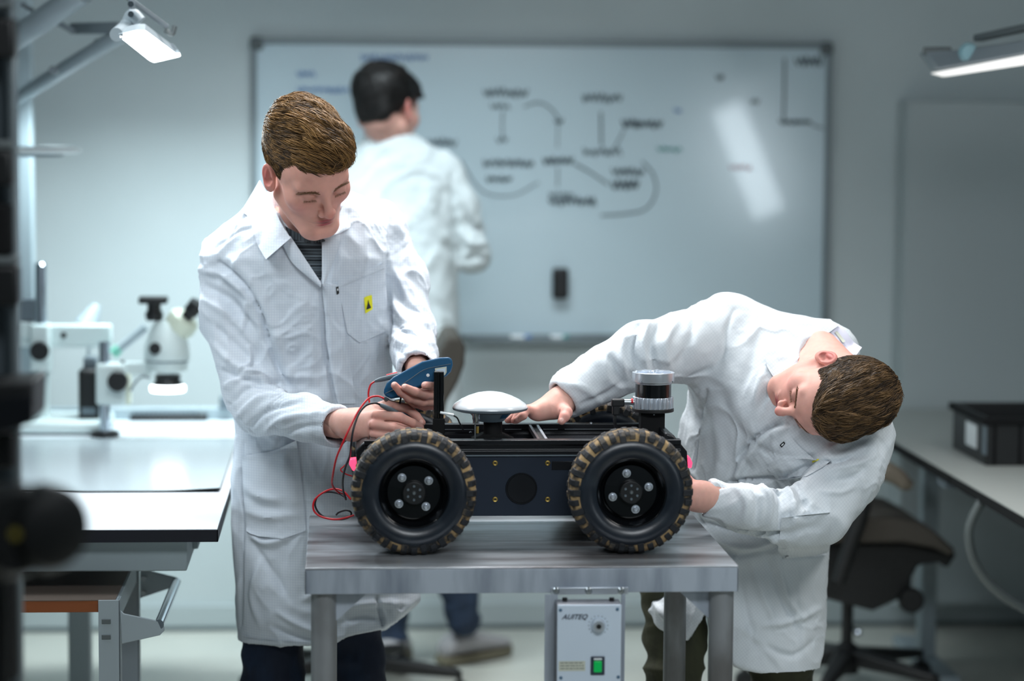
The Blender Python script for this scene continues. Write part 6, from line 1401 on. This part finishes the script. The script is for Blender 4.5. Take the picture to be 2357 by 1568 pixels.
arm2 = piece(lambda P: np.minimum(chain(P, armR2[0], [r-0.018 for r in armR2[1]], 0.02), chain(P, armL2[0], [r-0.018 for r in armL2[1]], 0.02)), C(1280, 1260, 5.3)+[0, 0, -0.2], C(2080, 680, 5.3)+[0, 0, 0.35], 0.008)
leg2c = ([C(1560, 1330, 5.47), C(1552, 1500, 5.44), C(1545, 1640, 5.42), C(1560, 1960, 5.55)], [.085, .066, .062, .05]), ([C(1800, 1380, 5.47), C(1800, 1600, 5.47), C(1810, 1960, 5.55)], [.085, .07, .05])
leg2 = piece(lambda P: np.minimum(chain(P, leg2c[0][0], [r-.02 for r in leg2c[0][1]]), chain(P, leg2c[1][0], [r-.02 for r in leg2c[1][1]])), C(1440, 1990, 5.6)+[0, 0, -0.2], C(1930, 1300, 5.3)+[0, 0, 0.2], 0.012)
PV, PQ, PT = join([hm2, hR2, hL2, tor2m, arm2, leg2])
p2w = c2w(C(1720, 1300, 5.45))
per2 = tag(cmesh('person', PV, PQ, M['skin'], None, (p2w[0], p2w[1], 0.0), PT), 'person in white lab coat bending sideways over the rover, head tilted to the right', 'person')
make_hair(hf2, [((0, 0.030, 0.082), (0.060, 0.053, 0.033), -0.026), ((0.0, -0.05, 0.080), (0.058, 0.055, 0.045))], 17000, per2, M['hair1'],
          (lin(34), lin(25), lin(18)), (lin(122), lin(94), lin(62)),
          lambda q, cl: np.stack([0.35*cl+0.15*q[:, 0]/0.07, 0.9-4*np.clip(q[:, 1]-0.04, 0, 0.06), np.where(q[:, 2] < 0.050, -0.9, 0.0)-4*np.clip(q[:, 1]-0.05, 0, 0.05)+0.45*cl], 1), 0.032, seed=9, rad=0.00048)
brows_lashes(hf2, per2, M['lash'], None, None, 8)
coat_o2 = cmesh('lab_coat', cv2, cq2, M['coat2'], per2)
def on2(name, poly, off, m, th=0.0012, step=4.0, parent=None): return cpiece(name, dr2.patch(poly, off, step, th), m, parent or coat_o2)
cpiece('collar', dr2.strip([(1930, 750, 5.31), (1893, 777, 5.27), (1856, 808, 5.235), (1834, 838, 5.205), (1810, 872, 5.175), (1796, 890, 5.165)], [(1922, 744, 5.32), (1880, 752, 5.29), (1836, 775, 5.25), (1800, 800, 5.215), (1762, 829, 5.185), (1790, 884, 5.17)], 0.009, 0.0035, 40, 12, 0.008), M['coat2'], coat_o2)
cpiece('collar_back', dr2.strip([(1928, 748, 5.31), (1945, 760, 5.31), (1964, 786, 5.28), (1984, 800, 5.24)], [(1912, 766, 5.27), (1930, 785, 5.25), (1945, 812, 5.22), (1965, 825, 5.20)], 0.002, 0.0025, 20, 8, -0.004), M['coatin'], coat_o2)
cpiece('neck_label', Drape(*dr2.strip([(1928, 748, 5.305), (1964, 786, 5.275)], [(1912, 766, 5.265), (1945, 812, 5.215)], 0.002, 0.001, 8, 8)).patch([(1921, 764), (1927, 762), (1946, 786), (1940, 789)], 0.003, 3, 0.001), M['label'], coat_o2)
pk2 = on2('chest_pocket', [(1803, 1024), (1822, 1008), (1842, 1030), (1880, 1062), (1916, 1058), (1895, 1075), (1850, 1100), (1790, 1105), (1765, 1080)], 0.0032, M['coat2'], 0.0025)
on2('care_tag', [(1794, 1025), (1804, 1016), (1808, 1021), (1799, 1031)], 0.006, M['black'], 0.001, 2, pk2)
on2('tag_mark', [(1798, 1025), (1803, 1020.5), (1804.5, 1022), (1799.5, 1027)], 0.0075, M['white'], 0.0004, 1.0, pk2)
on2('yellow_patch', [(1869, 1062), (1884, 1056), (1885, 1058.5), (1870, 1066)], 0.0055, M['yellow'], 0.001, 2, pk2)
on2('hip_pocket', [(1800, 1190), (1912, 1180), (1908, 1272), (1880, 1280), (1806, 1286), (1790, 1270)], 0.0032, M['coat2'], 0.0025, 6)
tr2 = surf(lambda P: smin(chain(P, *leg2c[0], k=0.02), chain(P, *leg2c[1], k=0.02), 0.02), C(1440, 1985, 5.6)+[0, 0, -0.22], C(1930, 1320, 5.3)+[0, 0, 0.2], 0.007)
Nn_ = vnormals(*tr2); tv = tr2[0]+Nn_*(0.009*ridge(tr2[0]*np.array([6, 17, 6]))-0.004)[:, None]
cmesh('trousers', tv, tr2[1], M['olive'], per2)
w_ = c2w(C(1560, 1960, 5.55)); shoe(per2, w_[0], w_[1]-0.04, -100, M['shoedark'], ms='black'); w_ = c2w(C(1810, 1960, 5.55)); shoe(per2, w_[0], w_[1]-0.04, -75, M['shoedark'], ms='black')

# ============================================================ person 3: writing at the whiteboard, seen from behind
B3 = 7.45
body3 = rows_fn([(292, 868, 935, B3+.02, .05), (315, 838, 965, B3, .08), (345, 815, 1010, B3, .10), (400, 800, 1050, B3, .115), (500, 795, 1055, B3, .12), (620, 800, 1052, B3, .12), (780, 800, 1056, B3, .12), (900, 800, 1062, B3, .125), (1060, 805, 1068, B3, .125)])
a3 = ([C(1020, 395, B3), C(1062, 470, B3-.02), C(1092, 590, B3), C(1050, 570, B3+.14), C(1010, 545, B3+.24)], [.062, .052, .050, .044, .038])
a3l = ([C(830, 395, B3), C(812, 500, B3), C(818, 600, B3+.02), C(850, 560, B3+.15), C(890, 520, B3+.26)], [.058, .052, .048, .042, .036])
leg3c = ([C(890, 1050, B3), C(895, 1280, B3), C(905, 1472, B3)], [.08, .06, .045]), ([C(1010, 1050, B3), C(1040, 1280, B3-.02), C(1068, 1425, B3+.0)], [.085, .068, .050])
hf3 = Frame(892, 256, 7.42, (.86, 0.06, .5), (.48, -0.12, -.86), 1.12)
def coat3(P):
    d = smin(smin(body3(P), chain(P, *a3, k=.02), .03), chain(P, *a3l, k=.02), .03)
    return smax(d, -rcone(P, C(900, 300, B3), C(898, 260, B3), .048, .055), .01)
c3 = coat_mesh(coat3, C(770, 1070, B3)+[0, 0, -.32], C(1150, 285, B3)+[0, .01, .18], 0.0075, 5.0, [([(1040, 400), (1045, 470), (1050, 560), (1055, 620)], 8, -.012), ([(1065, 480), (1085, 520), (1110, 530)], 10, -.012), ([(1060, 530), (1085, 560), (1120, 560)], 10, .01), ([(1070, 600), (1100, 590), (1120, 600)], 8, -.01), ([(880, 450), (900, 600), (890, 760)], 20, -.006), ([(980, 420), (1000, 520), (1040, 560)], 16, .006)], 0.002, 0.006)
nb3 = hf3.loc(np.array([C(903, 335, B3)], np.float32))[0]
hm3 = piece(lambda P: head_fn(hf3.loc(P), [((0, -0.040, -0.035), tuple(nb3), 0.048, 0.052)])*1.12, hf3.o-[0.14, 0.26, 0.16], hf3.o+[0.15, 0.14, 0.16], 0.003)
hm3 = (hm3[0], hm3[1], head_tint(hf3.loc(hm3[0].astype(np.float32)), SKIN*0.85))
def hand3(e, s):
    return hand_piece([[(e[0]-s*4, e[1]-10+7*k, e[2]+.03, 9), (e[0]-s*6, e[1]-22+8*k, e[2]+.06, 8.5), (e[0]-s*6, e[1]-26+9*k, e[2]+.08, 7.5), (e[0]-s*5, e[1]-24+9*k, e[2]+.095, 6.5)] for k in range(4)]+[[(e[0]+s*8, e[1]-4, e[2]+.02, 10), (e[0]+s*10, e[1]-14, e[2]+.05, 9), (e[0]+s*4, e[1]-22, e[2]+.07, 8), (e[0], e[1]-26, e[2]+.09, 7)]],
        [((e[0], e[1], e[2], 22), (e[0]-s*4, e[1]-6+7*k, e[2]+.03, 13)) for k in range(4)], [(e[0], e[1], e[2]-.05, 25), (e[0], e[1], e[2]-0.01, 23)], h=0.003)
h3a = hand3((1008, 545, B3+.25), 1); h3b = hand3((890, 520, B3+.27), -1)
t3 = piece(lambda P: np.minimum(body3(P, .03), np.minimum(chain(P, leg3c[0][0], [r-.02 for r in leg3c[0][1]]), chain(P, leg3c[1][0], [r-.02 for r in leg3c[1][1]]))), C(770, 1480, B3)+[0, 0, -.22], C(1130, 285, B3)+[0, .01, .18], 0.014)
PV, PQ, PT = join([hm3, h3a, h3b, t3])
per3 = tag(cmesh('person', PV, PQ, M['skin'], None, (c2w(C(930, 1200, B3))[0], c2w(C(930, 1200, B3))[1], 0.0), PT), 'dark-haired person in white lab coat seen from behind at the whiteboard', 'person')
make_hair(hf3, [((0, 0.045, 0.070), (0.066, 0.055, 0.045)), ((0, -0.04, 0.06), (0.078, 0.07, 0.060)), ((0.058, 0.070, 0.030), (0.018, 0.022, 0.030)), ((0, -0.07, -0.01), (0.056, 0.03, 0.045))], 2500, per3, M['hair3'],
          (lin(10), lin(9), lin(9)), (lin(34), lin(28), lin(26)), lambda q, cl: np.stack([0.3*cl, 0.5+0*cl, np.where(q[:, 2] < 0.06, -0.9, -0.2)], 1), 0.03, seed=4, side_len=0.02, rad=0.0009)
cmesh('lab_coat', c3[0], c3[1], M['coat3'], per3)
t3_ = surf(lambda P: smin(chain(P, *leg3c[0], k=.02), chain(P, *leg3c[1], k=.02), .02), C(800, 1475, B3)+[0, 0, -.2], C(1130, 1030, B3)+[0, 0, .2], 0.009)
cmesh('trousers', t3_[0]+vnormals(*t3_)*(0.006*ridge(t3_[0]*np.array([6, 17, 6])))[:, None], t3_[1], M['jeans3'], per3)
w_ = c2w(C(1075, 1480, B3)); shoe(per3, w_[0]+0.01, w_[1]+0.08, 38, M['shoe'], z=0.004, pitch=0)
w_ = c2w(C(905, 1480, B3)); shoe(per3, w_[0], w_[1]+0.03, 80, M['shoe'], z=0.0)
